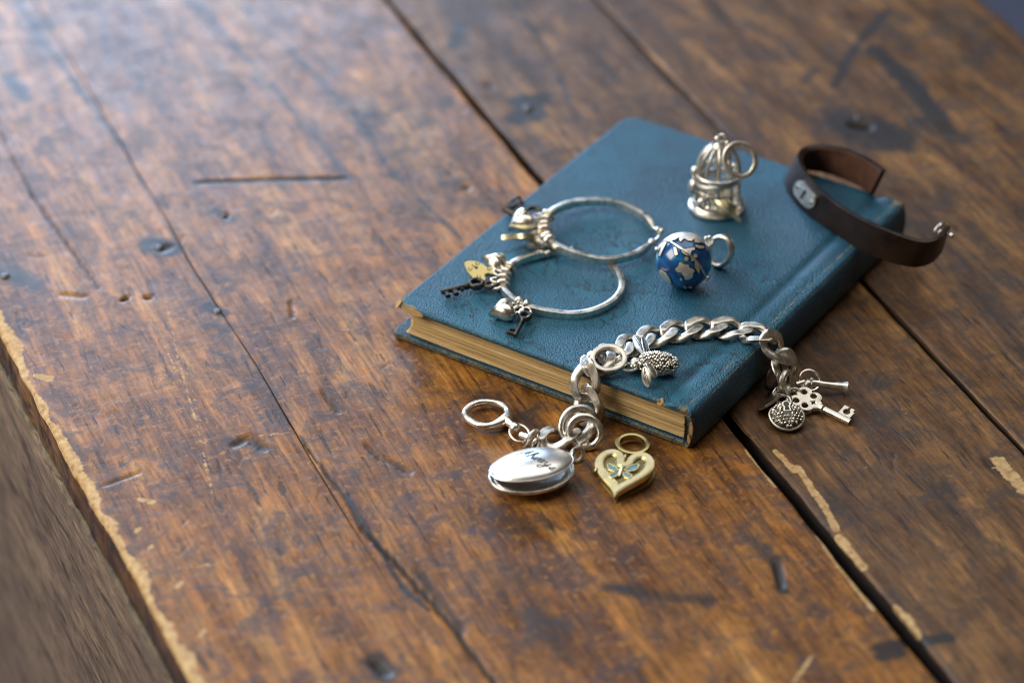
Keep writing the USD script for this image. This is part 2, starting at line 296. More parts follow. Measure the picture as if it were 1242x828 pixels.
def domed(poly, h, n=9, power=.5, z0=0.0, back=True, base=0.0):
    """A cushion over a shapely outline: rings shrunk towards the middle, rising as a dome."""
    c = np.array(poly.representative_point().coords[0]) if not poly.contains(poly.centroid) else np.array(poly.centroid.coords[0])
    b = np.array(poly.exterior.coords)[:-1]
    if Polygon(b).exterior.is_ccw is False: b = b[::-1]
    s = np.sin(np.linspace(0, np.pi/2, n)); s = s[::-1]      # 1 .. 0
    rows = []
    if base > 0: rows.append(np.c_[b, np.full(len(b), z0-base)])
    for k in s[:-1]:
        rows.append(np.c_[c+(b-c)*k, np.full(len(b), z0+h*(max(1-k*k, 0))**power)])
    v = np.vstack(rows); f = grid_faces(len(rows), len(b), False, True)
    i = len(v); v = np.vstack([v, [[*c, z0+h]]]); k = np.arange(len(b)); k2 = (k+1) % len(b); o = (len(rows)-1)*len(b)
    f = np.vstack([f, np.stack([o+k, o+k2, np.full(len(b), i)], 1)])
    t = tm(v, f, False)
    if not back: return t
    w = v.copy(); w[:, 2] = 2*(z0-base)-v[:, 2]
    return trimesh.util.concatenate([t, tm(w, f[:, ::-1], False)])
def heart(w, L, n=72, tipround=.0):
    """Heart outline: width w, length L, notch near y=0 pointing up +y, tip at -y."""
    a = np.linspace(0, 2*np.pi, n, endpoint=False)
    x = 16*np.sin(a)**3; y = 13*np.cos(a)-5*np.cos(2*a)-2*np.cos(3*a)-np.cos(4*a)
    y = y-5.0
    return Polygon(np.c_[x/32*w, y/29*L]).buffer(0)
def ellipse(a, b, n=64, c=(0, 0)):
    t = np.linspace(0, 2*np.pi, n, endpoint=False); return Polygon(np.c_[c[0]+a*np.cos(t), c[1]+b*np.sin(t)])
def seg_dist(P, pts):
    """distance of points P (n,2) to a polyline, and the position along it 0..1"""
    pts = np.asarray(pts, float)[:, :2]; L = np.r_[0, np.cumsum(np.linalg.norm(np.diff(pts, axis=0), axis=1))]
    best = np.full(len(P), 9.0); u = np.zeros(len(P))
    for i in range(len(pts)-1):
        a, d = pts[i], pts[i+1]-pts[i]; l2 = d@d
        t = np.clip(((P-a)@d)/l2, 0, 1); q = np.linalg.norm(P-a-t[:, None]*d, axis=1)
        k = q < best; best[k] = q[k]; u[k] = (L[i]+t[k]*math.sqrt(l2))/L[-1]
    return best, u
def px2(pts, z=0.0): return np.array([at(x, y, z)[:2] for x, y in pts])

#@@TABLE
# ------------------------------------------------------------------ floor far below the table
fl = UsdGeom.Xform.Define(stage, '/World/floor')
fl.GetPrim().SetCustomDataByKey('kind', 'structure')
_t = trimesh.creation.box((12, 12, .02)); _t.apply_translation((0, 0, -.76))
usdkit.mesh(stage, '/World/floor/floor_surface', _t, MAT['floor_paint'])

# ------------------------------------------------------------------ table of four old boards
table = Thing('wooden_table', 'old scratched brown plank table top with worn pale left edge under everything', 'table', (0, 0, 0))
ys = np.concatenate([np.arange(-.60, -.27, .004), np.arange(-.27, .30, .0009), np.arange(.30, .90, .004)])
SEAM1 = px2([(470, 0), (655, 218), (895, 520), (1150, 828)])
def wob(y, amp, f, seed): return amp*(meshkit.fbm(np.stack([y*f, y*0+seed*3.7, y*0], -1), 4, seed)-.5)*2
PX = lambda pts: px2(pts)
# marks: (kind, polyline in the photograph, half width mm, strength, depth mm)
STAINS = [([(631, 121), (650, 139)], 4.8, 1.0), ([(655, 118), (626, 143)], 4.0, 1.0), ([(1028, 150), (1082, 170)], 12.5, .80), ([(1026, 149), (1058, 157)], 5.5, 1.0), ([(1062, 62), (1105, 105), (1150, 160)], 5.0, .85),
    ([(1075, 15), (1040, 55), (1012, 105)], 2.6, .6), ([(990, 85), (975, 100)], 2.5, .5), ([(1110, 150), (1160, 170)], 6, .5), ([(185, 297), (205, 303)], 6, .75), ([(255, 372), (270, 380)], 3.2, .95),
    ([(262, 256), (278, 266)], 2.6, .7), ([(0, 325), (40, 345)], 5, .55), ([(238, 222), (420, 217)], 1.9, .9), ([(560, 30), (550, 55)], 4, .6), ([(10, 95), (30, 120)], 4, .7),
    ([(260, 400), (345, 505)], 6, .35), ([(740, 712), (800, 722), (860, 728)], 3.5, .55), ([(780, 745), (830, 700)], 8, .3), ([(905, 640), (985, 735)], 5, .32), ([(940, 680), (950, 715)], 2.2, .95), ([(445, 540), (497, 572)], 1.5, .25),
    ([(280, 535), (330, 545)], 3, .5), ([(420, 600), (490, 715), (520, 740)], 1.0, .75), ([(1065, 785), (1105, 778), (1150, 772)], 2.4, .95), ([(1090, 790), (1070, 795)], 3, .8), ([(455, 800), (465, 815)], 4, .9),
    ([(500, 120), (560, 240)], 16, .28), ([(430, 120), (520, 260)], 9, .33), ([(1120, 560), (1170, 640)], 5, .3), ([(1000, 420), (1060, 470)], 7, .3), ([(960, 580), (1010, 650)], 4, .25), ([(610, 690), (690, 790)], 9, .33), ([(1200, 370), (1242, 440)], 10, .33),
    ([(320, 690), (400, 760)], 9, .25), ([(60, 20), (40, 60)], 6, .4), ([(820, 120), (880, 170)], 5, .3), ([(1150, 20), (1200, 60)], 9, .35), ([(590, 480), (650, 510)], 7, .35), ([(560, 620), (640, 640)], 8, .3)]
TRACKS = [([(20, 0), (60, 60), (150, 180)], 1.8, .6), ([(150, 180), (200, 270), (265, 378)], 1.0, .45), ([(230, 0), (300, 70), (390, 175), (420, 215)], 1.6, .5), ([(285, 0), (350, 60), (430, 140), (480, 215), (560, 290)], 1.5, .55), ([(360, 0), (420, 60)], 1.2, .3), ([(470, 170), (500, 240), (530, 290)], 1.4, .35), ([(620, 0), (660, 55), (690, 118)], 1.7, .45)]
# grooves: polyline, half width mm, depth mm, darkness
GROOVES = [([(0, 160), (40, 240), (120, 350)], .7, .5, .55), ([(238, 222), (330, 218), (420, 217)], .9, .6, .75), ([(440, 640), (490, 692), (545, 755), (600, 828), (640, 880)], 1.1, 1.0, .95), ([(370, 540), (405, 585), (440, 640)], .55, .8, .9),
    ([(505, 690), (540, 735), (560, 765)], 1.9, .5, .7), ([(445, 540), (462, 556), (480, 562), (497, 572)], 1.2, .8, .45), ([(284, 540), (300, 531), (320, 545)], 1.6, .7, .5), ([(75, 357), (103, 360)], 1.3, .6, .1), ([(149, 364), (154, 361)], 1.4, 1.4, .9), ([(178, 361), (183, 361)], 1.3, 1.4, .95),
    ([(352, 366), (356, 385)], .8, .5, .5), ([(390, 475), (410, 500)], .9, .5, .6), ([(272, 262), (275, 264)], 1.8, .8, .5), ([(455, 803), (470, 815)], 2.4, 1.2, .6), ([(1034, 151), (1052, 155)], 2.6, 2.5, 1.0), ([(125, 588), (170, 572)], .7, .5, .5), ([(590, 100), (596, 106)], 1.6, .5, .2), ([(1030, 168), (1060, 176)], 1.2, .4, .2),
    ([(565, 228), (567, 229)], 1.3, 1.0, .95), ([(196, 303), (206, 300)], 2.2, .7, .2), ([(1180, 380), (1242, 455)], .5, .4, .5), ([(1085, 130), (1120, 165)], .6, .4, .3), ([(943, 682), (948, 712)], 1.5, .6, .35)]
for _ in range(80):                                        # small random dents and scratches of an old top
    x, y = RNG.uniform(0, 1242), RNG.uniform(0, 828); a = RNG.normal(math.radians(55), .5) if RNG.random() < .6 else RNG.uniform(0, math.pi); l = RNG.exponential(16)+3
    GROOVES.append(([(x, y), (x+l*.4*math.cos(a+.25), y+l*.33*math.sin(a+.25)), (x+l*math.cos(a), y+l*math.sin(a)*.8)], RNG.uniform(.3, .65), RNG.uniform(.08, .3), RNG.uniform(0, .4)))
PALES = [([(968, 566), (985, 592), (1000, 612), (1014, 640)], 1.6, 1.0), ([(1018, 650), (1036, 672), (1048, 686)], 1.7, 1.0), ([(1085, 735), (1100, 750), (1112, 768)], 1.9, 1.0), ([(940, 545), (965, 570)], 1.3, .9), ([(905, 545), (940, 590)], .9, .9), ([(985, 640), (1010, 678), (1060, 740)], .8, .85), ([(1120, 800), (1140, 828)], .9, .8),
    ([(1212, 558), (1228, 580), (1242, 592)], 3.0, .95), ([(215, 785), (212, 810)], 3, .8), ([(170, 605), (185, 608)], 1.8, .75), ([(400, 495), (430, 530)], 2, .3), ([(230, 450), (300, 600)], 7, .22), ([(385, 745), (430, 790)], 7, .34), ([(60, 300), (110, 330)], 4, .2), ([(380, 370), (480, 430)], 9, .2), ([(690, 660), (760, 640)], 10, .2), ([(850, 650), (880, 640)], 5, .3), ([(1140, 580), (1215, 565)], .7, .45), ([(130, 380), (160, 420)], 1.0, .4), ([(200, 360), (215, 430), (240, 520), (258, 600)], .8, .52), ([(166, 643), (169, 640)], 1.0, 1.0), ([(181, 664), (184, 661)], .9, 1.0), ([(216, 710), (220, 706)], 1.0, 1.0), ([(243, 770), (248, 764)], 1.1, .9), ([(44, 455), (60, 459)], 1.8, .9), ([(160, 690), (178, 684)], .8, .7), ([(300, 530), (350, 525)], .6, .6), ([(180, 385), (200, 420), (222, 470)], .7, .5), ([(222, 430), (250, 540)], .5, .5), ([(205, 690), (260, 684)], .65, .55), ([(145, 440), (110, 455)], .5, .3), ([(962, 828), (985, 795)], .7, .75)]
for _ in range(120):                                         # pale hairline scratches
    x, y = RNG.uniform(0, 1242), RNG.uniform(0, 828); a = RNG.normal(math.radians(60), .35) if RNG.random() < .6 else RNG.uniform(0, math.pi); l = RNG.exponential(30)+8
    PALES.append(([(x, y), (x+l*math.cos(a)*.5+RNG.normal(0, 4), y+l*math.sin(a)*.4), (x+l*math.cos(a), y+l*math.sin(a)*.8)], RNG.uniform(.5, .75), RNG.uniform(.22, .42)))
def near(P, pts, w):
    q = px2(pts); lo, hi = q.min(0)-w*3, q.max(0)+w*3
    return np.where((P[:, 0] > lo[0]) & (P[:, 0] < hi[0]) & (P[:, 1] > lo[1]) & (P[:, 1] < hi[1]))[0], q
def make_plank(x0f, x1f, mat_name, z, tilt, edge_l, edge_r, thick, seed, pale_l=0, pale_r=0):
    x0, x1 = x0f(ys), x1f(ys); w = (x1-x0).mean()
    nx = max(int(w/.0009), 8); e = np.array([0, .0002, .0006, .0012, .002])
    s = np.concatenate([e/w, np.linspace(.003/w, 1-.003/w, nx), 1-e[::-1]/w])
    X = x0[:, None]+(x1-x0)[:, None]*s[None, :]; Y = np.broadcast_to(ys[:, None], X.shape)
    P = np.stack([X.ravel(), Y.ravel()], 1); P3 = np.c_[P, np.zeros(len(P))]
    Z = z + .0007*(meshkit.fbm(P3*np.array([14, 5, 1])+seed*9, 3, seed)-.5) + .00035*(meshkit.fbm(P3*np.array([120, 30, 1]), 3, seed+5)-.5) + tilt*((P[:, 0]-x0.mean())/w-.5)
    dl = P[:, 0]-np.repeat(x0, X.shape[1]); dr = np.repeat(x1, X.shape[1])-P[:, 0]
    for d, r in ((dl, edge_l), (dr, edge_r)):
        r_ = r*(np.clip((P[:, 1]+.135)/.06, .02, 1) if r == .0003 else 1.0)*(.55+.9*meshkit.noise(np.c_[P[:, 1]*90, P[:, 1]*0, P[:, 1]*0], seed+11)); k = np.clip(1-d/r_, 0, 1); Z -= .8*r_*(1-np.sqrt(np.maximum(1-k*k, 0)))
    stain, pale, crack = (np.zeros(len(P)) for _ in range(3))
    jit = (meshkit.fbm(P3*230, 2, 3)-.5)
    def fall(d, w): return np.clip(1.35-d/w*(1), 0, 1)
    for pts, hw, st in STAINS+TRACKS:
        i, q = near(P, pts, hw*MM)
        if len(i): d, u = seg_dist(P[i], q); stain[i] = np.maximum(stain[i], st*fall(d*(1+.5*jit[i]), hw*MM))
    for pts, hw, dp, dk in GROOVES:
        i, q = near(P, pts, hw*MM)
        if len(i):
            d, u = seg_dist(P[i], q); k = np.clip(1-d/(hw*MM*(1+.6*jit[i])), 0, 1)*np.clip(np.minimum(u, 1-u)*8+.35, 0, 1)
            Z[i] -= dp*MM*np.sqrt(k); crack[i] = np.maximum(crack[i], dk*np.clip(k*4, 0, 1))
    for pts, hw, st in PALES:
        i, q = near(P, pts, hw*MM)
        if len(i): d, u = seg_dist(P[i], q); pale[i] = np.maximum(pale[i], st*fall(d*(1+.9*jit[i]), hw*MM))
    for d, amt in ((dl, pale_l), (dr, pale_r)):
        if amt:
            wv = amt*np.maximum(.12, -.55+1.7*meshkit.fbm(np.c_[P[:, 1]*24, P[:, 1]*0+seed, P[:, 1]*0], 3, seed+21)+1.3*meshkit.fbm(np.c_[P[:, 1]*130, P[:, 1]*0+seed, P[:, 1]*0], 4, seed+22)); pale = np.maximum(pale, np.clip(1.6-d/wv*1.1, 0, 1))
    v = np.c_[P, Z]; nr, nc = X.shape; f = grid_faces(nr, nc)[:, ::-1]
    # sides and ends
    side = []; n0 = len(v); extra = []
    def skirt(idx, dx):
        nonlocal v, f, stain, pale, crack
        rows = [idx]; zt = v[idx, 2]
        for k, dz in enumerate((.002, .006, thick)):
            b = v[idx].copy(); b[:, 2] = z-dz-(.0004 if k < 2 else 0); b[:, 0] += dx*(0 if k == 0 else .0003)
            rows.append(len(v)+np.arange(len(idx))); v = np.vstack([v, b]); stain = np.r_[stain, np.full(len(idx), (.25+.12*k) if dx == 0 or idx is LEDGE else .9)]; pale = np.r_[pale, np.zeros(len(idx))]; crack = np.r_[crack, np.full(len(idx), .15)]
        for a, b in zip(rows[:-1], rows[1:]):
            f = np.vstack([f, np.stack([a[:-1], a[1:], b[1:]], 1), np.stack([a[:-1], b[1:], b[:-1]], 1)])
        return rows[-1]
    G = np.arange(nr*nc).reshape(nr, nc); LEDGE = G[:, 0] if pale_l > .002 else None
    skirt(LEDGE if LEDGE is not None else G[:, 0], -1); n1 = len(f); skirt(G[::-1, -1], 1); skirt(G[-1, :], 0); skirt(G[0, ::-1], 0)
    t = trimesh.Trimesh(v, f, process=False)
    if t.face_normals[0][2] < 0: t.invert()
    return t, dict(stain=stain, pale=pale, crack=crack)
gap1 = lambda y: .0019+.0006*np.clip(-y*6, -1, 1)
seam1 = lambda y: np.interp(y, SEAM1[::-1, 1], SEAM1[::-1, 0])
_e = px2([(0, 385), (45, 470), (105, 580), (170, 690), (245, 828)])
ledge = lambda y: np.interp(y, _e[::-1, 1], _e[::-1, 0])-.0025+wob(y, .0009, 110, 1)
joint = lambda y: -.0500+wob(y, .0012, 14, 5)
far_edge = lambda y: np.full_like(y, .3135)
PL = [(ledge, lambda y: joint(y)-(.00006*np.clip((y+.12)/.04, 0, 1))-.00012*np.clip((y+.12)/.04, 0, 1)*(meshkit.noise(np.stack([y*40, y*0, y*0], -1), 4)), 'wood_edge_plank', 0, .0002, .0022, .0003, .0145, 1, .0036, 0),
      (lambda y: joint(y)+.00006*np.clip((y+.12)/.04, 0, 1), lambda y: seam1(y)-gap1(y)+wob(y, .0005, 70, 2), 'wood_wide_plank', .0001, -.0002, .0003, .0012, .0145, 2, 0, 0),
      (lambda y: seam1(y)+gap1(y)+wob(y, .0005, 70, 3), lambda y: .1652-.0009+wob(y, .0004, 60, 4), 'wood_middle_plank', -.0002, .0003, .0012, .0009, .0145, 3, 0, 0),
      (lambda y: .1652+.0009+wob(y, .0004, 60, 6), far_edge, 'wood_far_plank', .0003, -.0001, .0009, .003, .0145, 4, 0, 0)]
for a in PL:
    t, at_ = make_plank(*a); table.part('plank', t, a[2], smooth=True, attrs=at_)
_b = trimesh.creation.box((.40, 1.46, .01)); _b.apply_translation((.10, .15, -.0200)); table.part('under_board', _b, 'under_board')
# dusty fill high in the far half of the second seam, crumbs in the wide seam
yy = np.arange(.02, .60, .004); table.part('seam_dust', tube(np.c_[.1652+0*yy, yy, -.0030+.0012*(meshkit.noise(np.c_[yy*60, yy*0, yy*0], 8)-.5)], .0014, .0014, up=ZZ, seg=8), 'dust')
yy = np.arange(-.45, .60, .004); table.part('seam_dust', tube(np.c_[seam1(yy)-.0003, yy, -.0095+.003*(meshkit.noise(np.c_[yy*50, yy*0, yy*0], 9)-.5)], .0021, .0020, up=ZZ, seg=8), 'under_board')
# side board below the left edge, with a dusty ledge
yy = np.arange(-.55, .60, .004); zz = np.concatenate([np.arange(-.0165, -.05, -.0012), np.arange(-.05, -.40, -.004)])
Yg, Zg = np.meshgrid(yy, zz, indexing='ij'); xb = np.interp(Yg, _e[::-1, 1], _e[::-1, 0])-.0035
Xg = xb + .0006*(meshkit.fbm(np.stack([Yg*8, Zg*90, Yg*0], -1), 4, 2)-.5) + .0018*np.clip((Zg+.019)/.003, 0, 1)**2
apm = tm(np.stack([Xg, Yg, Zg], -1).reshape(-1, 3), grid_faces(*Yg.shape), False)
if apm.face_normals[0][0] > 0: apm.invert()
sd = np.zeros(len(apm.vertices)); PYZ = np.stack([Yg.ravel(), Zg.ravel()], 1)
for y0, z0, y1, z1, w in [(-.02, -.035, .02, -.042, .002), (-.09, -.03, -.05, -.034, .0016), (-.12, -.06, -.10, -.05, .003), (.03, -.06, .08, -.075, .003), (-.07, -.075, .03, -.09, .0015), (-.11, -.028, -.108, -.031, .003), (-.03, -.055, .02, -.062, .001)]:
    d, u = seg_dist(PYZ, [(y0, z0), (y1, z1)]); sd = np.maximum(sd, .45*np.clip(1.2-d/w, 0, 1))
apron = table.part('side_board', apm, 'wood_apron', smooth=True, attrs=dict(stain=sd, pale=sd*0, crack=sd*0))
yy = np.arange(-.45, .45, .0012); xb = np.interp(yy, _e[::-1, 1], _e[::-1, 0])
_n = lambda s, f: meshkit.fbm(np.c_[yy*f, yy*0+s, yy*0], 3, s)-.5
table.part('ledge_dust', tube(np.c_[xb-.0028+.0022*_n(3, 120), yy, -.0158+.0012*_n(5, 200)], np.maximum(.0011+.0024*_n(7, 150), .0002), np.maximum(.0009+.0016*_n(8, 170), .0002), up=ZZ, seg=8), 'dust')
# nails
for x, y, r in [(271, 262, 1.5), (264, 377, 1.7), (640, 131, 2.0), (6, 334, 1.8), (193, 300, 1.6), (1040, 143, 1.2)]:
    c = at(x, y, .0002); c[2] = .0001
    table.part('nail', revolve([(0, .0006), (r*.55*MM, .0005), (r*.9*MM, .0002), (r*MM, -.0004)], c, np.eye(3), 16), 'nail_steel', smooth=50)
#@@BOOK
# ------------------------------------------------------------------ the blue book
BYAW = -.9743; BW, BH, BT = .118, .1531, .0148
E1 = np.array([math.cos(BYAW), math.sin(BYAW), 0]); E2 = np.array([-math.sin(BYAW), math.cos(BYAW), 0]); BO = np.array([0, 0, .0004])
book = Thing('blue_book', 'closed old blue clothbound book with rubbed corners and browned page edges', 'book', BO)
BA = np.array([E1, E2, ZZ])
def corner_warp(u, v, w, h, rc):
    """rounds the corners of a rectangle (0..w, 0..h); rc = radii at (0,0), (w,0), (w,h), (0,h)"""
    u, v = u.copy(), v.copy()
    for (cx, cy, sx, sy), r in zip(((0, 0, 1, 1), (w, 0, -1, 1), (w, h, -1, -1), (0, h, 1, -1)), rc):
        if r <= 0: continue
        a, b = r-(u-cx)*sx, r-(v-cy)*sy; k = (a > 0) & (b > 0)
        m_, l = np.maximum(a[k], b[k]), np.hypot(a[k], b[k]); s = m_/np.maximum(l, 1e-9)
        u[k] = cx+sx*(r-a[k]*s); v[k] = cy+sy*(r-b[k]*s)
    return u, v
def slab(w, h, z0, z1, rc, bev, zfun=None, d=.0012, und=None):
    e = bev*np.array([0, .04, .15, .33, .6, 1.0])
    us = np.concatenate([e, np.linspace(bev*1.5, w-bev*1.5, int(w/d)), w-e[::-1]]); vs = np.concatenate([e, np.linspace(bev*1.5, h-bev*1.5, int(h/d)), h-e[::-1]])
    U, V = np.meshgrid(us, vs, indexing='ij'); dist = np.minimum(np.minimum(U, w-U), np.minimum(V, h-V))
    k = np.clip(1-dist/bev, 0, 1); dz = -bev*(1-np.sqrt(1-k*k)); u2, v2 = corner_warp(U, V, w, h, rc)
    top = z1+dz+(zfun(u2, v2) if zfun is not None else 0); bot = z0-.7*dz+(und(u2, v2) if und is not None else 0)
    n, mm_ = U.shape; G = np.arange(n*mm_).reshape(n, mm_)
    v = np.vstack([np.stack([u2, v2, top], -1).reshape(-1, 3), np.stack([u2, v2, bot], -1).reshape(-1, 3)])
    f = grid_faces(n, mm_); loop = np.concatenate([G[:-1, 0], G[-1, :-1], G[:0:-1, -1], G[0, :0:-1]]); l2 = np.roll(loop, -1); o = n*mm_
    f = np.vstack([f[:, ::-1]*1, f+o, np.stack([loop, l2, l2+o], 1), np.stack([loop, l2+o, loop+o], 1)])
    t = trimesh.Trimesh(v, f, process=False)
    if t.volume < 0: t.invert()
    worn = np.r_[np.clip(1-dist/.0022, 0, 1).ravel(), np.clip(1-dist/.0022, 0, 1).ravel()]
    return t, worn, (np.r_[u2.ravel(), u2.ravel()], np.r_[v2.ravel(), v2.ravel()])
def undul(u, v): return .0005*(meshkit.fbm(np.stack([u*18, v*18, u*0], -1), 3, 4)-.5)+.00018*(meshkit.fbm(np.stack([u*140, v*140, u*0], -1), 3, 6)-.5)
GX = BW-.0125                                               # the joint groove beside the spine
def cover_z(u, v): return undul(u, v)-.0010*np.exp(-((u-GX)/.0016)**2)+.0003*np.exp(-((u-GX-.0042)/.0016)**2)-.0011*np.clip((u-(BW-.0050))/.0050, 0, 1)**2
CW = BW-.0022                                               # the boards run into the spine
up_, worn, (cu, cv) = slab(CW, BH, BT-.0024, BT, (.0022, 0, 0, .0062), .0011, cover_z)
worn = .38*worn+.60*np.clip(1-np.abs(cu-(BW-.0052))/.0013, 0, 1)
for (a, b, r, s) in [(0, 0, .0035, .95), (.003, 0, .0022, .8), (.006, .0, .0026, .75), (BW-.014, .0, .0018, .9), (BW-.006, .001, .0025, .55), (BW-.004, BH, .004, .7), (0, BH, .003, .25), (.048, .047, .0009, .45), (.02, .05, .0008, .35), (.083, .105, .0018, .35)]:
    worn = np.maximum(worn, s*np.clip(1.3-np.hypot(cu-a, cv-b)/r, 0, 1))
fc = book.part('front_cover', to_world(up_, BO, BA), 'book_cloth', smooth=True, attrs=dict(worn=worn))
lo_, worn, _ = slab(CW, BH+.0004, 0, .0022, (.0024, 0, 0, .006), .0008)
lo_.apply_translation((-.0022, -.0002, 0)); bc = book.part('back_cover', to_world(lo_, BO, BA), 'spine_cloth', smooth=True, attrs=dict(worn=worn*.5))
# spine: bulged strip from cover to cover with turned-in caps
nz, nv = 26, 150; zz = np.linspace(0, 1, nz); vv = np.concatenate([[0, .0004, .001, .0018], np.linspace(.003, BH-.003, nv), [BH-.0018, BH-.001, BH-.0004, BH]])
ang = (zz-.5)*math.pi*.94; prof_u = BW-.0044+.0040*np.cos(ang)**.55; prof_z = BT/2-.0002+(BT/2-.0001)*np.sin(ang)/math.sin(.47*math.pi)
U = np.broadcast_to(prof_u[:, None], (nz, len(vv))).copy(); Zs = np.broadcast_to(prof_z[:, None], U.shape).copy(); V = np.broadcast_to(vv[None, :], U.shape)
endk = np.clip(1-np.minimum(vv, BH-vv)/.002, 0, 1); U += (-.0012*endk**2)[None, :] + .0006*(meshkit.fbm(np.stack([U*60, V*30, Zs*80], -1), 3, 2)-.5)
out = np.stack([U, V, Zs], -1); inn = out.copy(); inn[..., 0] -= .0016; inn[..., 2] = BT/2+(inn[..., 2]-BT/2)*.88
g = np.concatenate([out.reshape(-1, 3), inn.reshape(-1, 3)]); o = U.size; G = np.arange(o).reshape(U.shape); f = grid_faces(*U.shape)
lp = np.concatenate([G[:-1, 0], G[-1, :-1], G[:0:-1, -1], G[0, :0:-1]]); l2 = np.roll(lp, -1)
sp = trimesh.Trimesh(g, np.vstack([f[:, ::-1], f+o, np.stack([lp, l2, l2+o], 1), np.stack([lp, l2+o, lp+o], 1)]), process=False)
if sp.volume < 0: sp.invert()
zn = np.abs(np.r_[Zs.ravel(), Zs.ravel()]/BT-.5)*2; ve = np.r_[V.ravel(), V.ravel()]; ve = np.minimum(ve, BH-ve)
worn = np.clip(.56*np.clip(1-np.abs(zn-.93)/.10, 0, 1)+.48*np.clip(1-ve/.002, 0, 1), 0, 1)
spine = book.part('spine', to_world(sp, BO, BA), 'spine_cloth', smooth=True, attrs=dict(worn=worn))
# rubbed patches of bare board on the spine's near end and the near corner of the board
def patch(poly, c, ex, ey, h): return to_world(plate(poly, h, h*.6, 2), c, np.array([ex, ey, np.cross(ex, ey)]))
def blob(a, b, seed, n=18):
    t = np.linspace(0, 2*np.pi, n, endpoint=False); r = 1+.35*(meshkit.noise(np.c_[np.cos(t)*1.5+9, np.sin(t)*1.5+9, t*0], seed)-.5)*2
    return Polygon(np.c_[a*r*np.cos(t), b*r*np.sin(t)]).buffer(0)
def bp(u, v, z): return BO+u*E1+v*E2+z*ZZ
for u, z, a, b, s in [(BW-.0020, .0085, .0007, .0024, 1), (BW-.0026, .0040, .0007, .0018, 2)]:
    book.part('rubbed_patch', patch(blob(a, b, s), bp(u, -.0001, z), E1, ZZ, .0003), 'worn_board', parent=spine)
book.part('rubbed_patch', patch(blob(.0011, .0014, 3), bp(BW-.0140, .0006, BT-.0010), E1, unit(E2+ZZ), .0003), 'worn_board', parent=fc)
book.part('rubbed_patch', patch(blob(.0040, .0010, 4), bp(.0068, .0000, BT-.0014), E1, unit(.25*E2+ZZ), .0003), 'worn_board', parent=fc)
book.part('rubbed_patch', patch(blob(.0016, .0018, 5), bp(.0006, .0008, BT-.0008), unit(E1-E2), unit(ZZ+.5*(E1+E2)), .0003), 'worn_board', parent=fc)
# page block: each sheet of the near edge a ridge of its own, fore edge hollow
SHN = 70
def page_block():
    us = np.linspace(0, 1, 140); zs = np.linspace(.0022, BT-.0024, SHN*2+1)
    rr = np.random.default_rng(3); off = rr.normal(0, .00017, SHN); tone = np.clip(rr.normal(.5, .22, SHN), 0, 1); tone[:4] = (.95, .9, .7, .85); off[:4] = (-.0005, -.0005, -.0003, -.0002)
    sig = (np.sin(np.arange(SHN)/SHN*2*np.pi*7)*.00018)
    rows, sh = [], []
    for k, z in enumerate(zs):
        i = min(k//2, SHN-1); deep = .00022 if k % 2 == 0 else 0
        hollow = .0028*math.sin(math.pi*(z-.0022)/(BT-.0046)); u0 = .0022+hollow*.8; u1 = BW-.0052
        base = .0021+off[i]+sig[i]+deep
        n_ = .00035*(meshkit.fbm(np.c_[us*9, us*0+i*.35, us*0], 3, 5)-.5)
        zz_ = z+.00035*(meshkit.fbm(np.c_[us*4, us*0+z*90, us*0], 2, 8)-.5)*math.sin(math.pi*k/(len(zs)-1))
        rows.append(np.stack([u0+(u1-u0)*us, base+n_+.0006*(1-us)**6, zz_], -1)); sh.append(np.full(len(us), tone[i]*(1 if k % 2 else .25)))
    A_ = np.array(rows); B_ = A_[:, ::-1].copy(); B_[..., 1] = BH-B_[..., 1]
    n, c = A_.shape[:2]
    loop = np.concatenate([A_, B_], 1); v = loop.reshape(-1, 3); f = grid_faces(n, 2*c, False, True)
    t = trimesh.Trimesh(v, f, process=False)
    if t.face_normals[len(f)//4] @ np.array([0, -1, 0]) < 0: t.invert()
    s_ = np.concatenate([np.array(sh), np.array(sh)[:, ::-1]], 1).ravel()
    return t, s_
pb, sheet = page_block(); book.part('page_block', to_world(pb, BO, BA), 'paper_edge', smooth=30 if False else True, attrs=dict(sheet=sheet))
#@@JEWELS
# ------------------------------------------------------------------ jewellery helpers
def P3(p): return at(p[0], p[1], p[2]*MM)
def pts3(L): return np.array([P3(p) for p in L])
def lay(mesh, a, b, up=ZZ):
    """puts a flat local mesh with its origin at a and its +x axis towards b"""
    a, b = np.asarray(a, float), np.asarray(b, float); return to_world(mesh, a, frame(b-a, up))
def jump_ring(c, R, r, ex, ey, n=26): return ring(c, ex, ey, R, r=r, n=n, seg=8)
def puffed_heart(notch, tip, width, thick, up=ZZ):
    a, b = P3(notch), P3(tip); L = np.linalg.norm(a-b)/.76
    h = domed(heart(width, L), thick/2, 10, .5, base=.0002)
    A = frame(np.cross(a-b, up), up); return to_world(h, a, A)          # local +y runs from the tip to the notch
def heart_frame(notch, tip, up=ZZ):
    a, b = P3(notch), P3(tip); return a, frame(np.cross(a-b, up), up), np.linalg.norm(a-b)/.76
def stones_on(points, normals, r, seed=0):
    """small faceted stones standing proud of a surface"""
    base = trimesh.creation.icosphere(1, 1.0); out = []
    rr = np.random.default_rng(seed)
    for p, n in zip(points, normals):
        q = trimesh.transformations.random_rotation_matrix(rr.random(3))[:3, :3]; v = base.vertices @ q.T
        out.append(tm(p+n*r*.15+v*r*rr.uniform(.85, 1.1), base.faces, False))
    return trimesh.util.concatenate(out)
BZ = 15.2                                                       # top of the book in mm

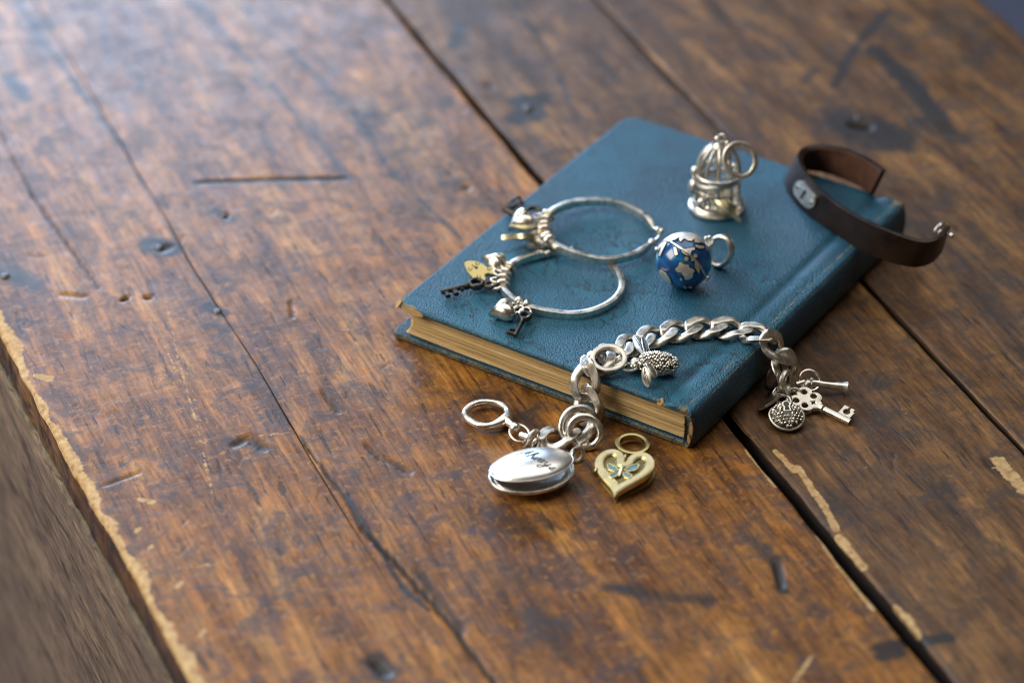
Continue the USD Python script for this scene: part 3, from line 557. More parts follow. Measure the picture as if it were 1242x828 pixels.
# ------------------------------------------------------------------ curb chain bracelet
CH = [(655, 536, 2.2, 'z'), (672, 531, 2.4, 'z'), (690, 525, 2.6, 'z'), (705, 514, 3.0, 'z'), (713, 500, 4.5, 'm'), (713, 484, 8.5, 'f'), (710, 467, 13.0, 'f'), (714, 452, 16.8, 'm'), (724, 440, 17.6, 'z'), (740, 430, 17.4, 'z'), (757, 422, 17.2, 'z'), (778, 413, 17.2, 'z'), (803, 405, 17.2, 'z'), (830, 400, 17.2, 'z'), (860, 397, 17.2, 'z'), (890, 399, 17.2, 'z'), (915, 405, 17.2, 'z'), (934, 415, 16.8, 's'), (946, 428, 13.0, 'r'), (951, 443, 8.5, 'r'), (950, 459, 5.0, 'r'), (944, 472, 3.0, 'm2')]
NF = -E2; UPV = {'z': ZZ, 'f': unit(NF+.25*ZZ), 'm': unit(NF+ZZ), 's': unit(ZZ+.5*E1), 'r': unit(E1+1.0*ZZ), 'm2': unit(ZZ+.6*E1)}
_p = pts3(CH); _u = np.array([UPV[c[3]] for c in CH])
from scipy.interpolate import CubicSpline
_d = np.r_[0, np.cumsum(np.linalg.norm(np.diff(_p, axis=0), axis=1))]; _cs = CubicSpline(_d, _p)
_tt = np.linspace(0, _d[-1], 2000); _q = _cs(_tt); _al = np.r_[0, np.cumsum(np.linalg.norm(np.diff(_q, axis=0), axis=1))]
PITCHL, WR = .0087, .00150
def curb_link(a=.0059, b=.0039, r=WR, flat=.0016, tw=-.82, n=56, seg=12):
    t = np.linspace(0, 2*np.pi, n, endpoint=False); x = a*np.cos(t); yv = b*np.sign(np.sin(t))*np.abs(np.sin(t))**.8; th = tw*x/a
    c = np.c_[x, yv*np.cos(th), yv*np.sin(th)]
    m_ = tube(c, r*1.16, r*.82, closed=True, seg=seg, up=np.c_[0*x, -np.sin(th), np.cos(th)]+np.c_[0*x, 0*x, 0*x]); v = m_.vertices.copy(); v[:, 2] = v[:, 2]/(1+np.abs(v[:, 2]/flat)**7)**(1/7); m_.vertices = v; return m_
LINK = curb_link()
bracelet = Thing('chain_bracelet', 'chunky antique silver curb chain bracelet draped over the blue book onto the table', 'bracelet', P3(CH[11]))
nl = int(_al[-1]/PITCHL)
LINKS = []
for i in range(nl):
    s = np.interp(i*PITCHL+.0068, _al, _tt); c = _cs(s); t = unit(_cs(s, 1)); u = np.array([np.interp(s, _d, _u[:, k]) for k in range(3)])
    A = frame(-t, u); LINKS.append((c, A)); bracelet.part('chain_link', to_world(LINK, c, A), 'silver_antique', smooth=60)
# swivel clasp at its free end: egg-shaped ring, ball, small rings
egg = [(566, 506, 2.2), (564, 501, 2.3), (570, 493, 2.4), (582, 488, 2.5), (596, 488, 2.5), (609, 491, 2.5), (616, 499, 2.5), (615, 507, 2.5), (606, 513, 2.5), (592, 517, 2.3), (577, 514, 2.2)]
ep = spline(pts3(egg), 90, True); ang = np.linalg.norm(ep-P3((617, 511, 2.5)), axis=1)
sw = bracelet.part('swivel_ring', [tube(ep, .00120+.0010*np.exp(-(ang/.0045)**2), up=ZZ, closed=True, seg=12), tube(pts3([(612, 510, 2.5), (618, 513, 2.6), (624, 518, 2.7)]), [.0022, .0016, .0012], seg=12)], 'silver', smooth=60)
bracelet.part('ball', [ball(P3((624.5, 519, 2.9)), .0020, 3), tube(pts3([(631, 527, 2.5), (641, 531, 2.5)]), [.0011, .0014], seg=10)], 'silver', parent=sw)
bracelet.part('jump_ring', jump_ring(P3((630, 525, 2.7)), .0034, .00042, unit(RG-.3*FG), unit(FG+.35*ZZ)), 'silver_antique')
bracelet.part('jump_ring', jump_ring(P3((647.5, 531, 3.0)), .0025, .00062, unit(RG*.55+FG*.6), unit(ZZ+.2*FG)), 'silver_antique')
bracelet.part('jump_ring', jump_ring(P3((640, 535, 2.2)), .0020, .0005, unit(RG*.2+FG), unit(ZZ+.6*RG)), 'silver_antique')
bracelet.part('end_ring', ring(P3((701, 515, 4.6)), unit(RG+.25*FG), unit(FG*.7+ZZ*.75), .0056, .0056, .0013, .0011, 40, 12), 'silver_antique', smooth=60)
# rings at the other end that hold the charms
e_ = P3((944, 470, 3.2))
bracelet.part('jump_ring', jump_ring(P3((938, 457, 5.0)), .0044, .0006, unit(RG*.3+FG*.4), ZZ), 'silver_dark')
bracelet.part('jump_ring', jump_ring(P3((953, 463, 5.5)), .0036, .0010, unit(RG*.35+FG*.6), unit(ZZ-.1*RG)), 'silver_antique')
for x, y, z, r in [(947, 471, 3.2, 2.1), (962, 473, 2.2, 1.8), (948.5, 459.5, 6.0, 1.5), (956, 478, 1.6, 1.2)]:
    bracelet.part('bead', ball(P3((x, y, z)), r*.75*MM, 2, (1, 1, .85)), 'silver')
for x, y, z, R, ex, ey in [(947, 481, 2.0, 2.3, RG, FG+.5*ZZ), (939, 475, 2.0, 1.9, RG*.5+FG, ZZ+.4*RG), (965, 479, 2.2, 2.3, RG-.4*FG, FG*.6+ZZ), (957, 487, 2.6, 1.7, FG*.6+RG*.3, ZZ)]:
    bracelet.part('jump_ring', jump_ring(P3((x, y, z)), R*MM, .00042, unit(ex), unit(ey)), 'silver_antique')
dc, dA = P3((934, 488, 2.6)), frame(unit(RG*.62+FG*.25+ZZ*.35), unit(-RG*.75+FG*.2+ZZ*.45))
bracelet.part('tag_disc', to_world(plate(ellipse(.0046, .0046, 40), .0009, .0003), dc, dA), 'silver')

# ------------------------------------------------------------------ charms at the right end of the chain
pl = Thing('padlock_charm', 'round silver padlock charm with rows of tiny stones and a keyhole beside the blue book', 'charm', P3((954.5, 503, 0)))
pc, pA = P3((954.0, 503.5, 2.6)), frame(unit(RG+.10*FG), unit(ZZ-.28*FG-.05*RG))
a = np.linspace(0, 2*np.pi, 48, endpoint=False); body2 = Polygon(np.c_[.0056*np.cos(a), .0056*np.sin(a)*np.where(np.sin(a) > 0, .82, 1.08)])
pl.part('body', to_world(domed(body2, .0026, 10, .6, base=.0008), pc, pA), 'silver_dark')
pl.part('rim', to_world(tube(np.c_[np.array(body2.exterior.coords)[:-1]*1.0, np.zeros(48)], .00055, closed=True, up=ZZ, seg=8), pc, pA), 'silver_antique')
S, Nn = [], []
for row in range(-5, 5):
    for k in range(-6, 7):
        x, y = (k+.5*(row % 2))*.00118+.0001*math.sin(k*9.1+row*4), row*.00112+.0002+.0001*math.sin(k*5.7+row)
        q = (x/.0056)**2+(y/(.0056*(.82 if y > 0 else 1.08)))**2
        if q > .86 or (abs(x) < .0014 and -.0012 < y < .0042): continue
        z = .0026*(1-q)**.6; S.append([x, y, z]); Nn.append(unit(np.array([x*.6, y*.6, .005])))
pl.part('pave_stones', to_world(stones_on(np.array(S), np.array(Nn), .00060, 1), pc, pA), 'pave_stone', smooth=False, kind='stuff')
kh = Point(0, .0026).buffer(.00095).union(Polygon([(-.0004, .0024), (.0004, .0024), (.0008, .0002), (-.0008, .0002)]))
pl.part('keyhole_plate', to_world(plate(kh.buffer(.0005), .0011, .0002, z0=.0017), pc, pA), 'silver_antique')
pl.part('keyhole', to_world(plate(kh, .0013, 0, z0=.0017), pc, pA), 'black_enamel')
sh = np.array([(-.0022, .0042, 0), (-.0024, .0064, 0), (-.0012, .0082, 0), (.0012, .0082, 0), (.0024, .0064, 0), (.0022, .0042, 0)]); pl.part('shackle', to_world(tube(spline(sh, 24), .00055, seg=8), pc, pA), 'silver_antique')

def key_bit(x0, pr, cut=True):
    q = sbox(x0, 0, x0+.0048, pr)
    return q
ky = Thing('key_charm', 'small silver skeleton key charm with four holes in its head lying on the table', 'charm', P3((990, 496, 0)))
kb = Point(-.0028, .0023).buffer(.0026).union(Point(-.0028, -.0023).buffer(.0026)).union(Point(.0012, .0023).buffer(.0024)).union(Point(.0012, -.0023).buffer(.0024)).union(sbox(-.003, -.003, .003, .003)).union(Polygon([(.001, .0040), (.0050, .0012), (.0050, -.0012), (.001, -.0040)]))
star = Polygon([(.0022+.0012*math.cos(k*math.pi/4)*(1 if k % 2 == 0 else .42), .0012*math.sin(k*math.pi/4)*(1 if k % 2 == 0 else .42)) for k in range(8)])
for hx, hy in [(-.0030, .0024), (-.0030, -.0024), (.0006, .0026), (.0006, -.0026)][:4]: kb = kb.difference(Point(hx, hy).buffer(.00115))
kb = kb.difference(star)
kbow = plate(kb, .0016, .0003); kA, kB = P3((979.5, 488.5, 1.4)), P3((1018, 507.5, .5))
ky.part('bow', lay(kbow, kA, kB, ZZ-.2*FG), 'silver_antique')
ky.part('shaft', lay(tube(np.array([(.0046, 0, .0008), (.0058, 0, .0008), (.0060, 0, .0008), (.0066, 0, .0008), (.0150, 0, .0008), (.0166, 0, .0008)]), [.0013, .0013, .0017, .0012, .0012, .0012], seg=10), kA, kB, ZZ-.2*FG), 'silver_antique')
bit = sbox(.0112, .0006, .0158, .0052).difference(Point(.0134, .0029).buffer(.0012)).difference(sbox(.0130, .0036, .0138, .006)).difference(sbox(.0152, .0040, .017, .006))
ky.part('bit', lay(plate(bit, .0015, .0002), kA, kB, ZZ-.2*FG), 'silver_antique')

tr = Thing('trumpet_charm', 'slim silver charm flaring like a trumpet at the chain end above the skeleton key', 'charm', P3((1005, 467, 0)))
ta, tb = P3((988, 464.5, 3.4)), P3((1027.5, 470, 2.3)); tl = np.linalg.norm(tb-ta); tA = frame(tb-ta, ZZ)
tr.part('flared_tube', to_world(revolve([(0, -.001), (.0010, -.0008), (.0012, 0), (.0011, tl*.3), (.0013, tl*.6), (.0017, tl*.85), (.0022, tl*.99), (.0022, tl), (.0018, tl), (.0015, tl*.9), (0, tl*.85)], (0, 0, 0), np.array([[0, 1, 0], [0, 0, 1], [1, 0, 0]]), 24), ta, tA), 'silver', smooth=40)
tr.part('ball', [ball(P3((980.5, 466.5, 2.2)), .0020, 3), ball(P3((984.5, 461.5, 2.8)), .0012, 2)], 'silver_antique')
tr.part('jump_ring', jump_ring(P3((982.5, 461, 4.0)), .0034, .0005, unit(RG-.2*FG), unit(ZZ*.8+FG*.6)), 'silver')
tr.part('link', tube(pts3([(966, 466, 2.6), (976, 462.5, 3.2)]), [.0010, .0008], seg=8), 'silver_antique')

# ------------------------------------------------------------------ bee charm clipped to the chain
bee = Thing('bee_charm', 'silver bee charm with stone studded body and open wings, clipped to the chain', 'charm', P3((795, 441, BZ)))
bc_, bA = P3((797.5, 440.5, BZ+3.6)), frame(P3((824, 443, BZ+3.2))-P3((773, 441, BZ+3.2)), ZZ)
def bee_r(u): return .0042*np.clip(1-((u-.05)/.98)**2, 0, 1)**.5*(1-.12*u)
us_ = np.linspace(-.92, 1.02, 28); prof = [(max(bee_r(u), .00004), u*.0068) for u in us_]
bee.part('body', to_world(revolve(prof, (0, 0, 0), np.array([[0, 1, 0], [0, 0, .82], [1, 0, 0]]), 36), bc_, bA), 'silver_dark')
S, Nn = [], []; rb_ = np.random.default_rng(4)
for k in range(330):
    u = -.86+1.84*(k+.5)/330; r = bee_r(u); a = 2.39996*k+rb_.uniform(-.12, .12)
    if rb_.random() > .25+.75*r/.0042: continue
    S.append([u*.0068, r*math.cos(a), .82*r*math.sin(a)]); Nn.append(unit(np.array([.35*u, math.cos(a), math.sin(a)])))
bee.part('pave_stones', to_world(stones_on(np.array(S), np.array(Nn), .00050, 2), bc_, bA), 'pave_stone', smooth=False, kind='stuff')
bee.part('head', [ball(P3((771.5, 441.5, BZ+2.8)), .0022, 2), ball(P3((770, 439, BZ+4.0)), .0008, 1), ball(P3((770.5, 444, BZ+3.4)), .0008, 1)], 'silver_antique')
def wing(root, tip, w, up, curl=.0006):
    a, b = P3(root), P3(tip); L = np.linalg.norm(b-a); n = 20; t = np.linspace(0, 1, n); ws = w*np.sin(np.pi*t**.8)**.7*(.55+.45*t)+.0002
    o = np.r_[np.c_[t*L, ws], np.c_[t[::-1]*L, -ws[::-1]]]; pg = Polygon(o).buffer(0)
    ve = trimesh.util.concatenate([tube(np.array([(L*.04, 0, .0007), (L*.5, s*w*.30, .0007), (L*.93, s*w*.32, .0006)]), .00016, seg=6) for s in (-1, 0, 1)])
    ed = np.array(pg.exterior.coords)[::2]; m_ = trimesh.util.concatenate([plate(pg, .0007, .0002), tube(np.c_[ed, np.full(len(ed), .0006)], .0002, seg=6)])
    out = []
    for q in (m_, ve):
        q = q.subdivide_to_size(.0012); v = q.vertices.copy(); v[:, 2] += curl*np.sin(np.pi*np.clip(v[:, 0]/L, 0, 1))-curl*.8*(v[:, 1]/w)**2; q.vertices = v; out.append(lay(q, a, b, up))
    return out
for r_, t_, w_, u_ in [((783, 433, BZ+4.5), (770, 408, BZ+3.5), .0021, ZZ-1.2*FG+.3*RG), ((783, 434, BZ+4.7), (779, 410, BZ+3.2), .0017, ZZ-.5*FG+.9*RG), ((784, 442, BZ+6.6), (794, 459, BZ+4.8), .0019, ZZ-.3*FG+.9*RG), ((783, 445, BZ+5.6), (788, 469, BZ+.8), .0019, ZZ-.4*FG-.8*RG)]:
    wm_, wv_ = wing(r_, t_, w_, u_); wid = bee.part('wing', wm_, 'silver_antique', smooth=40); bee.part('vein', wv_, 'silver_dark', parent=wid)
bee.part('link', [ring(P3((762, 445, BZ+3)), unit(RG-.2*FG), unit(FG+.4*ZZ), .0026, .0014, .00045, n=24, seg=8), ball(P3((767, 444, BZ+2.8)), .0009, 2)], 'silver')
rc = P3((738, 435.5, BZ+4.2))
bee.part('clip_ring', ring(rc, unit(RG+.05*FG), unit(FG*1.0+ZZ*.30), .0053, .0050, .0009, .0013, 48, 12, .5), 'silver_antique', smooth=60)
bee.part('hinge', [ball(P3((718, 430, BZ+4)), .0016, 2, (1.2, .9, .8)), tube(pts3([(752, 441, BZ+3.2), (759, 445, BZ+3)]), .0010, seg=8)], 'silver')

# ------------------------------------------------------------------ oval locket
loc = Thing('oval_locket', 'polished silver oval locket engraved in italic script, slightly open, on the table', 'locket', P3((645, 575, 0)))
LA = frame(P3((694, 556, 3))-P3((597, 577, 3)), ZZ); lc = P3((645, 573.5, 3.8)); la, lb = .0137, .0100
def oval_cap(a, b, h, n=14, m_=80, thick=.0007, pw=.62):
    t = np.linspace(0, 2*np.pi, m_, endpoint=False); rows = []
    for s in np.sin(np.linspace(np.pi/2, .02, n)): rows.append(np.c_[a*s*np.cos(t), b*s*np.sin(t), np.full(m_, h*(1-s*s)**pw)])
    o = np.array(rows); i = o.copy(); i[..., :2] *= .955; i[..., 2] = i[..., 2]*.8-.0001
    full = np.concatenate([o[::-1], i]); v = full.reshape(-1, 3); f = grid_faces(len(full), m_, False, True)
    nt = len(v); v = np.vstack([v, [[0, 0, h], [0, 0, h*.8-.0001]]]); k = np.arange(m_); k2 = (k+1) % m_; l = (len(full)-1)*m_
    f = np.vstack([f, np.stack([np.full(m_, nt), k2, k], 1), np.stack([np.full(m_, nt+1), l+k, l+k2], 1)])
    t_ = trimesh.Trimesh(v, f, process=False)
    if t_.volume < 0: t_.invert()
    return t_
low = oval_cap(la, lb, .0030); low.vertices[:, 2] *= -1; low.invert()
shell = loc.part('lower_shell', to_world(low, lc, LA), 'silver_polished', smooth=50)
t_ = np.linspace(0, 2*np.pi, 90, endpoint=False)
loc.part('rim', to_world(tube(np.c_[la*np.cos(t_), lb*np.sin(t_), 0*t_], .00062, .0007, closed=True, up=ZZ, seg=10), lc, LA), 'silver', parent=shell, smooth=60)
loc.part('inner_frame', to_world(tube(np.c_[la*.86*np.cos(t_), lb*.84*np.sin(t_), 0*t_-.0002], .0007, .00025, closed=True, up=ZZ, seg=8), lc, LA), 'silver_polished', parent=shell, smooth=60)
# the lid turns about a hinge along its far side
hp = np.array([-.2*la, lb*.98, .0006]); hx = unit(np.array([1.0, .10, 0])); R_ = trimesh.transformations.rotation_matrix(math.radians(-10), hx, hp)
lid_m = oval_cap(la, lb, .0037, n=24); lid_m.apply_translation((0, 0, .0012)); lid_m.apply_transform(R_)
lid = loc.part('lid', to_world(lid_m, lc, LA), 'silver_polished', smooth=50)
lid_rim = tube(np.c_[la*np.cos(t_), lb*np.sin(t_), 0*t_+.0012], .00025, .0003, closed=True, up=ZZ, seg=8); lid_rim.apply_transform(R_); loc.part('lid_rim', to_world(lid_rim, lc, LA), 'silver_polished', parent=lid, smooth=60)
loc.part('hinge', to_world(tube(np.array([hp-hx*.003, hp+hx*.003]), .0009, seg=12), lc, LA), 'silver_antique')
# engraved italic word
ST = {'A': [[(0, .12), (.12, .0), (.30, .22), (.52, .66), (.72, 1.0), (.72, .5), (.74, 0.02), (.82, .06)], [(.18, .30), (.5, .42), (.86, .40)]],
      'l': [[(0, .05), (.16, .3), (.34, .8), (.30, .98), (.20, .8), (.12, .3), (.14, .02), (.26, .08)]],
      'w': [[(0, .3), (.08, .44), (.10, .1), (.18, .0), (.30, .2), (.36, .44), (.34, .1), (.44, .0), (.56, .2), (.60, .44), (.68, .38)]],
      'a': [[(.34, .40), (.2, .46), (.04, .26), (.06, .02), (.2, .06), (.34, .4), (.32, .06), (.44, .06)]],
      'y': [[(0, .34), (.08, .44), (.08, .1), (.18, .04), (.34, .26), (.40, .44), (.30, -.1), (.12, -.5), (-.06, -.42), (.1, -.2), (.46, .08)]],
      's': [[(0, .08), (.16, .3), (.22, .46), (.26, .24), (.22, .02), (.06, .02), (.14, .06), (.34, .1)]]}
xo, strokes = 0.0, []
for ch, adv in zip('Always', (.92, .40, .74, .50, .52, .4)):
    for s in ST[ch]: strokes.append([(x+xo+.28*y, y) for x, y in s])
    xo += adv
sc_ = .0042; th = math.radians(-58); txt = []
for s in strokes:
    q = spline(np.array(s), 14*len(s)//3+6)*sc_; q[:, 0] -= xo*sc_/2; q[:, 1] -= .0010
    q = np.c_[q[:, 0]*math.cos(th)-q[:, 1]*math.sin(th), q[:, 0]*math.sin(th)+q[:, 1]*math.cos(th)]+np.array([.0008, -.0022])
    rr = np.clip((q[:, 0]/la)**2+(q[:, 1]/lb)**2, 0, .98); z = .0012+.0037*(1-rr)**.62+.00008
    txt.append(tube(np.c_[q, z], .00019, .00009, up=ZZ, seg=6))
txt = trimesh.util.concatenate(txt); txt.apply_transform(R_); loc.part('engraving', to_world(txt, lc, LA), 'gunmetal', parent=lid)
# its clip ring round the chain end, and the little links between
loc.part('clip_ring', [ring(P3((709.5, 523.5, 5.2)), unit(RG-.12*FG), unit(ZZ+.55*FG), .0051, .0050, .0012, .0013, 48, 12, .4)], 'silver', smooth=60)
loc.part('link', jump_ring(P3((707, 540, 2.2)), .0019, .0006, unit(RG*.3+FG*.3), unit(ZZ+.2*RG)), 'silver_antique')
loc.part('link', jump_ring(P3((700, 551, 2.4)), .0021, .0007, unit(RG*.8+FG*.3), unit(ZZ+.5*FG)), 'silver_antique')
loc.part('link', jump_ring(P3((695, 551.5, 3.2)), .0017, .0005, unit(RG*.2+FG), unit(ZZ)), 'silver_antique')
loc.part('link', jump_ring(P3((650, 539, 3.0)), .0020, .0005, unit(RG*.5+FG*.7), unit(ZZ)), 'silver_antique')

# ------------------------------------------------------------------ brass heart locket with butterfly
hl = Thing('heart_locket', 'brass heart locket with a butterfly of shell inlay, on the table before the book', 'locket', P3((757, 580, 0)))
hn, hA, hL = heart_frame((758.0, 558.5, 6.4), (744.5, 597.5, 5.6), ZZ-.12*FG-.10*RG); hW = .0192
H2 = heart(hW, hL, 96); base_h = -.0056
hl.part('back_plate', to_world(plate(H2.buffer(-.0002), .0019, .0007, z0=base_h), hn, hA), 'brass', smooth=40)
hl.part('hinge_wall', to_world(plate(H2.buffer(-.0018), .0012, 0, z0=base_h+.0017), hn, hA), 'gunmetal', smooth=40)
rec = H2.buffer(-.0027); ly = H2.difference(rec)
hl.part('front_plate', [to_world(plate(ly, .0022, .0007, 5, z0=-.0022), hn, hA), to_world(plate(H2.buffer(-.0003), .0008, 0, z0=-.0026), hn, hA)], 'brass_worn', smooth=40)
in_ = np.array(H2.buffer(-.0028).exterior.coords)[:-1]; hl.part('inner_border', to_world(tube(np.c_[in_, np.full(len(in_), -.0007)], .0003, .0005, closed=True, up=ZZ, seg=8), hn, hA), 'brass_worn', smooth=60)
hl.part('sunk_field', to_world(plate(H2.buffer(-.0025), .0005, 0, z0=-.0013), hn, hA), 'brass_dark', smooth=40)
loop = [(0, -.0006, -.0012), (0, .0010, .0006), (0, .0026, .0002), (0, .0028, -.0012), (0, .0008, -.0022)]
hl.part('bail', to_world(tube(spline(np.array(loop), 20), .0005, seg=10), hn, hA), 'brass')
hl.part('clip_ring', ring(P3((767, 539.5, 2.4)), unit(RG-.05*FG), unit(FG+.06*ZZ), .0049, .0047, .0009, .0012, 48, 12, .6), 'brass', smooth=60)
bf = lambda q: [(x*MM, y*MM) for x, y in q]
bfc = np.array([-.0002, -.0048]); zt = -.0009
def bfmesh(poly, h, z0=0.0): 
    m_ = plate(affinity.rotate(affinity.scale(poly, 1.18, 1.25, origin=(0, 0)), 6, origin=(0, 0)), h, h*.35, 2, z0=z0); m_.apply_translation((*bfc, zt)); return to_world(m_, hn, hA)
UWL = Polygon(bf([(-.3, .3), (-1.6, 1.9), (-3.6, 2.9), (-4.2, 2.4), (-3.9, 1.1), (-3.4, .3), (-1.8, -.3)])); UWR = affinity.scale(UWL, -1.15, 1.05, origin=(0, 0)); LWL = Polygon(bf([(-.3, -.2), (-1.9, -.5), (-3.1, -1.0), (-3.2, -2.2), (-2.3, -2.8), (-1.2, -2.3), (-.5, -1.3)])); LWR = affinity.scale(LWL, -1, 1, origin=(0, 0))
bfp = hl.part('butterfly', [bfmesh(w.difference(w.buffer(-.00045)), .0012) for w in (UWL, UWR, LWL, LWR)], 'brass_worn', smooth=40)
for w in (UWL, UWR, LWL, LWR): hl.part('wing_inlay', bfmesh(w.buffer(-.00042).buffer(.0001), .0007, .00022), 'abalone', parent=bfp, smooth=40)
hl.part('butterfly_body', to_world(tube(np.array([(*(bfc+[.0002, .0018]), 0.0), (*bfc, .0003), (*(bfc-[.0002, .0024]), 0.0)]), [.0004, .0006, .0004], seg=8), hn, hA), 'brass_worn', parent=bfp)
hl.part('hinge', ball(P3((723.5, 573, 3.6)), .0011, 2, (1, 1, 1.6)), 'brass')

# ------------------------------------------------------------------ globe charm
gl = Thing('globe_charm', 'blue enamel globe charm with raised silver continents, on the book', 'charm', P3((829, 317, BZ)))
GR = .0096; gc = P3((829.3, 316.2, BZ+9.4)); gn = unit(EYE-gc); gx = unit(RT-(RT@gn)*gn); gy = np.cross(gn, gx); GA = np.array([gx, gy, gn])
gl.part('ball', ball(gc, GR, 5), 'enamel_blue', smooth=True)
def on_globe(poly, h, z0=0.0):
    out = []
    for g in getattr(poly, 'geoms', [poly]):
        if g.is_empty: continue
        e = trimesh.creation.extrude_polygon(g, h, engine='earcut').subdivide_to_size(.10, 20); v = e.vertices.copy()
        rho = np.hypot(v[:, 0], v[:, 1]); a = np.maximum(rho, 1e-9); d = np.c_[v[:, 0]/a*np.sin(rho), v[:, 1]/a*np.sin(rho), np.cos(rho)]
        out.append(tm(gc+(d@GA)*(GR+z0+v[:, 2:3]), e.faces, False))
    return trimesh.util.concatenate(out)
def gpoly(L):
    q = (np.array(L, float)-[385, 447])/290*[1, -1]; r = np.minimum(np.hypot(q[:, 0], q[:, 1]), .985); q = q/np.maximum(np.hypot(q[:, 0], q[:, 1]), 1e-9)[:, None]*np.arcsin(r)[:, None]; return Polygon(q).buffer(0)
LANDS = [[(180, 240), (260, 190), (370, 165), (450, 165), (520, 190), (570, 240), (592, 275), (560, 262), (530, 268), (500, 262), (495, 240), (515, 228), (480, 230), (465, 248), (430, 245), (400, 225), (375, 230), (355, 255), (342, 240), (345, 205), (300, 235), (250, 248), (215, 250), (205, 280), (190, 310), (165, 365), (150, 400), (135, 395), (150, 355), (165, 310), (150, 310), (130, 345), (115, 355), (105, 330), (120, 295)],
    [(288, 315), (306, 320), (324, 385), (302, 388)], [(365, 345), (395, 335), (455, 325), (490, 318), (490, 335), (460, 345), (450, 375), (430, 395), (400, 385), (375, 365)], [(505, 290), (540, 300), (580, 302), (582, 322), (540, 324), (510, 310)],
    [(350, 460), (380, 480), (410, 490), (430, 490), (440, 520), (475, 530), (490, 545), (475, 570), (470, 610), (430, 630), (400, 630), (385, 590), (360, 560), (315, 550), (305, 525), (335, 500), (340, 470)], [(500, 460), (520, 480), (540, 530), (535, 570), (520, 550), (500, 510)],
    [(150, 535), (180, 560), (210, 580), (235, 605), (255, 645), (262, 682), (230, 670), (190, 640), (160, 600), (140, 560)], [(385, 703), (415, 710), (400, 724)], [(440, 712), (467, 706), (460, 724)]]
lands = [gpoly(L) for L in LANDS]+[gpoly([(x+r*math.cos(t), y+r*math.sin(t)) for t in np.linspace(0, 6, 10)]) for x, y, r in [(500, 398, 17), (410, 428, 20), (358, 632, 10), (470, 440, 10)]]
far = []                                                         # land on the side turned away
rr = np.random.default_rng(5)
for k in range(7):
    a, d = rr.uniform(0, 6.28), rr.uniform(1.75, 2.5); t = np.linspace(0, 2*np.pi, 16, endpoint=False); s = rr.uniform(.15, .4)*(1+.35*rr.normal(size=16)); far.append(Polygon(np.c_[d*math.cos(a)+s*np.cos(t), d*math.sin(a)+s*np.sin(t)]).buffer(.02))
for p in lands+far:
    q = p.buffer(.012); cid = gl.part('continent', on_globe(q, .00042), 'silver_satin', smooth=40)
    gl.part('outline', on_globe(q.buffer(.035), .00012), 'black_enamel', parent=cid, smooth=40)
bandp = np.array([(120, 320), (200, 252), (300, 285), (380, 342), (470, 412), (540, 490), (582, 560), (608, 625)], float); bq = spline((bandp-[385, 447])/290*[1, -1], 40); bq = np.c_[bq, np.sqrt(np.maximum(1-(bq**2).sum(1), .02))]; bq = unit(bq)
gl.part('band', tube(gc+(bq@GA)*(GR+.0003), .0004, .0004, seg=8), 'silver')
gl.part('catch', [ball(gc+(unit(np.array([.80, -.60, .25]))@GA)*(GR+.0006), .0009, 2), ball(gc+(unit(np.array([-.93, .40, .2]))@GA)*(GR+.0005), .0009, 2)], 'silver')
gp = P3((860.5, 296.5, BZ+10.5)); gb = gl.part('bail', [tube(np.array([gc+unit(gp-gc)*(GR-.0004), gp+unit(gp-gc)*.0006]), .0016, .0011, up=ZZ, seg=12, square=.7), ball(P3((856.5, 289, BZ+12.3)), .0008, 2), ball(P3((860.5, 288, BZ+12.0)), .0008, 2), ball(P3((864, 293.5, BZ+11)), .0006, 2)], 'silver')
gl.part('clip_ring', ring(P3((873.5, 304.5, BZ+5.9)), unit(RG*.80-FG*.60), unit(ZZ+.25*RG+.2*FG), .0044, .0053, .0008, .0014, 48, 14, .7), 'silver', smooth=50)

# ------------------------------------------------------------------ birdcage charm
bcg = Thing('birdcage_charm', 'silver birdcage charm with a small brass bird, standing at the back of the book', 'charm', P3((869, 252, BZ)))
co = P3((869, 251.5, BZ)); cA = frame(unit(RG-.05*FG), unit(ZZ+.13*RG+.02*FG)); cz = cA[2]
CL = lambda x, y, z: co+(np.array([x, y, z])*MM)@cA
bcg.part('base', [to_world(revolve([(0, 0), (9.6*MM, 0), (10.1*MM, .5*MM), (10.0*MM, 1.2*MM), (9.0*MM, 1.6*MM), (9.0*MM, 1.9*MM), (9.3*MM, 2.4*MM), (8.9*MM, 3.0*MM), (8.2*MM, 3.1*MM), (7.9*MM, 2.6*MM), (0, 2.5*MM)], (0, 0, 0), np.eye(3), 56), co, cA)], 'silver', smooth=40)
def prof_r(z): return 7.7 if z < 14 else 7.7*math.sqrt(max(1-((z-14)/11.5)**2, 0))*.92+.62
for k in range(12):
    a = 2*math.pi*k/12+.1+.16*math.sin(k*5.3); zs_ = np.concatenate([np.linspace(2.6, 14, 5), np.linspace(15, 25, 9)]); pth = np.array([CL(prof_r(z)*math.cos(a), prof_r(z)*math.sin(a), z) for z in zs_])
    bcg.part('bar', tube(pth, .00058+.00016*math.sin(k*3.1)**2, seg=8), 'silver_antique' if k % 3 else 'silver', smooth=60)
for z, R, r in [(14.2, 8.1, .62), (3.6, 8.4, .7), (8.6, 7.9, .35)]:
    bcg.part('hoop_band', ring(CL(0, 0, z), cA[0], cA[1], R*MM, r=r*MM, rb=r*1.25*MM, n=48), 'silver', smooth=60)
bcg.part('hoop_band', ring(CL(0, 0, 11.6), unit(cA[0]+.16*cA[2]), unit(cA[1]-.10*cA[2]), 8.1*MM, r=.7*MM, rb=.95*MM, n=48), 'silver_antique', smooth=60)
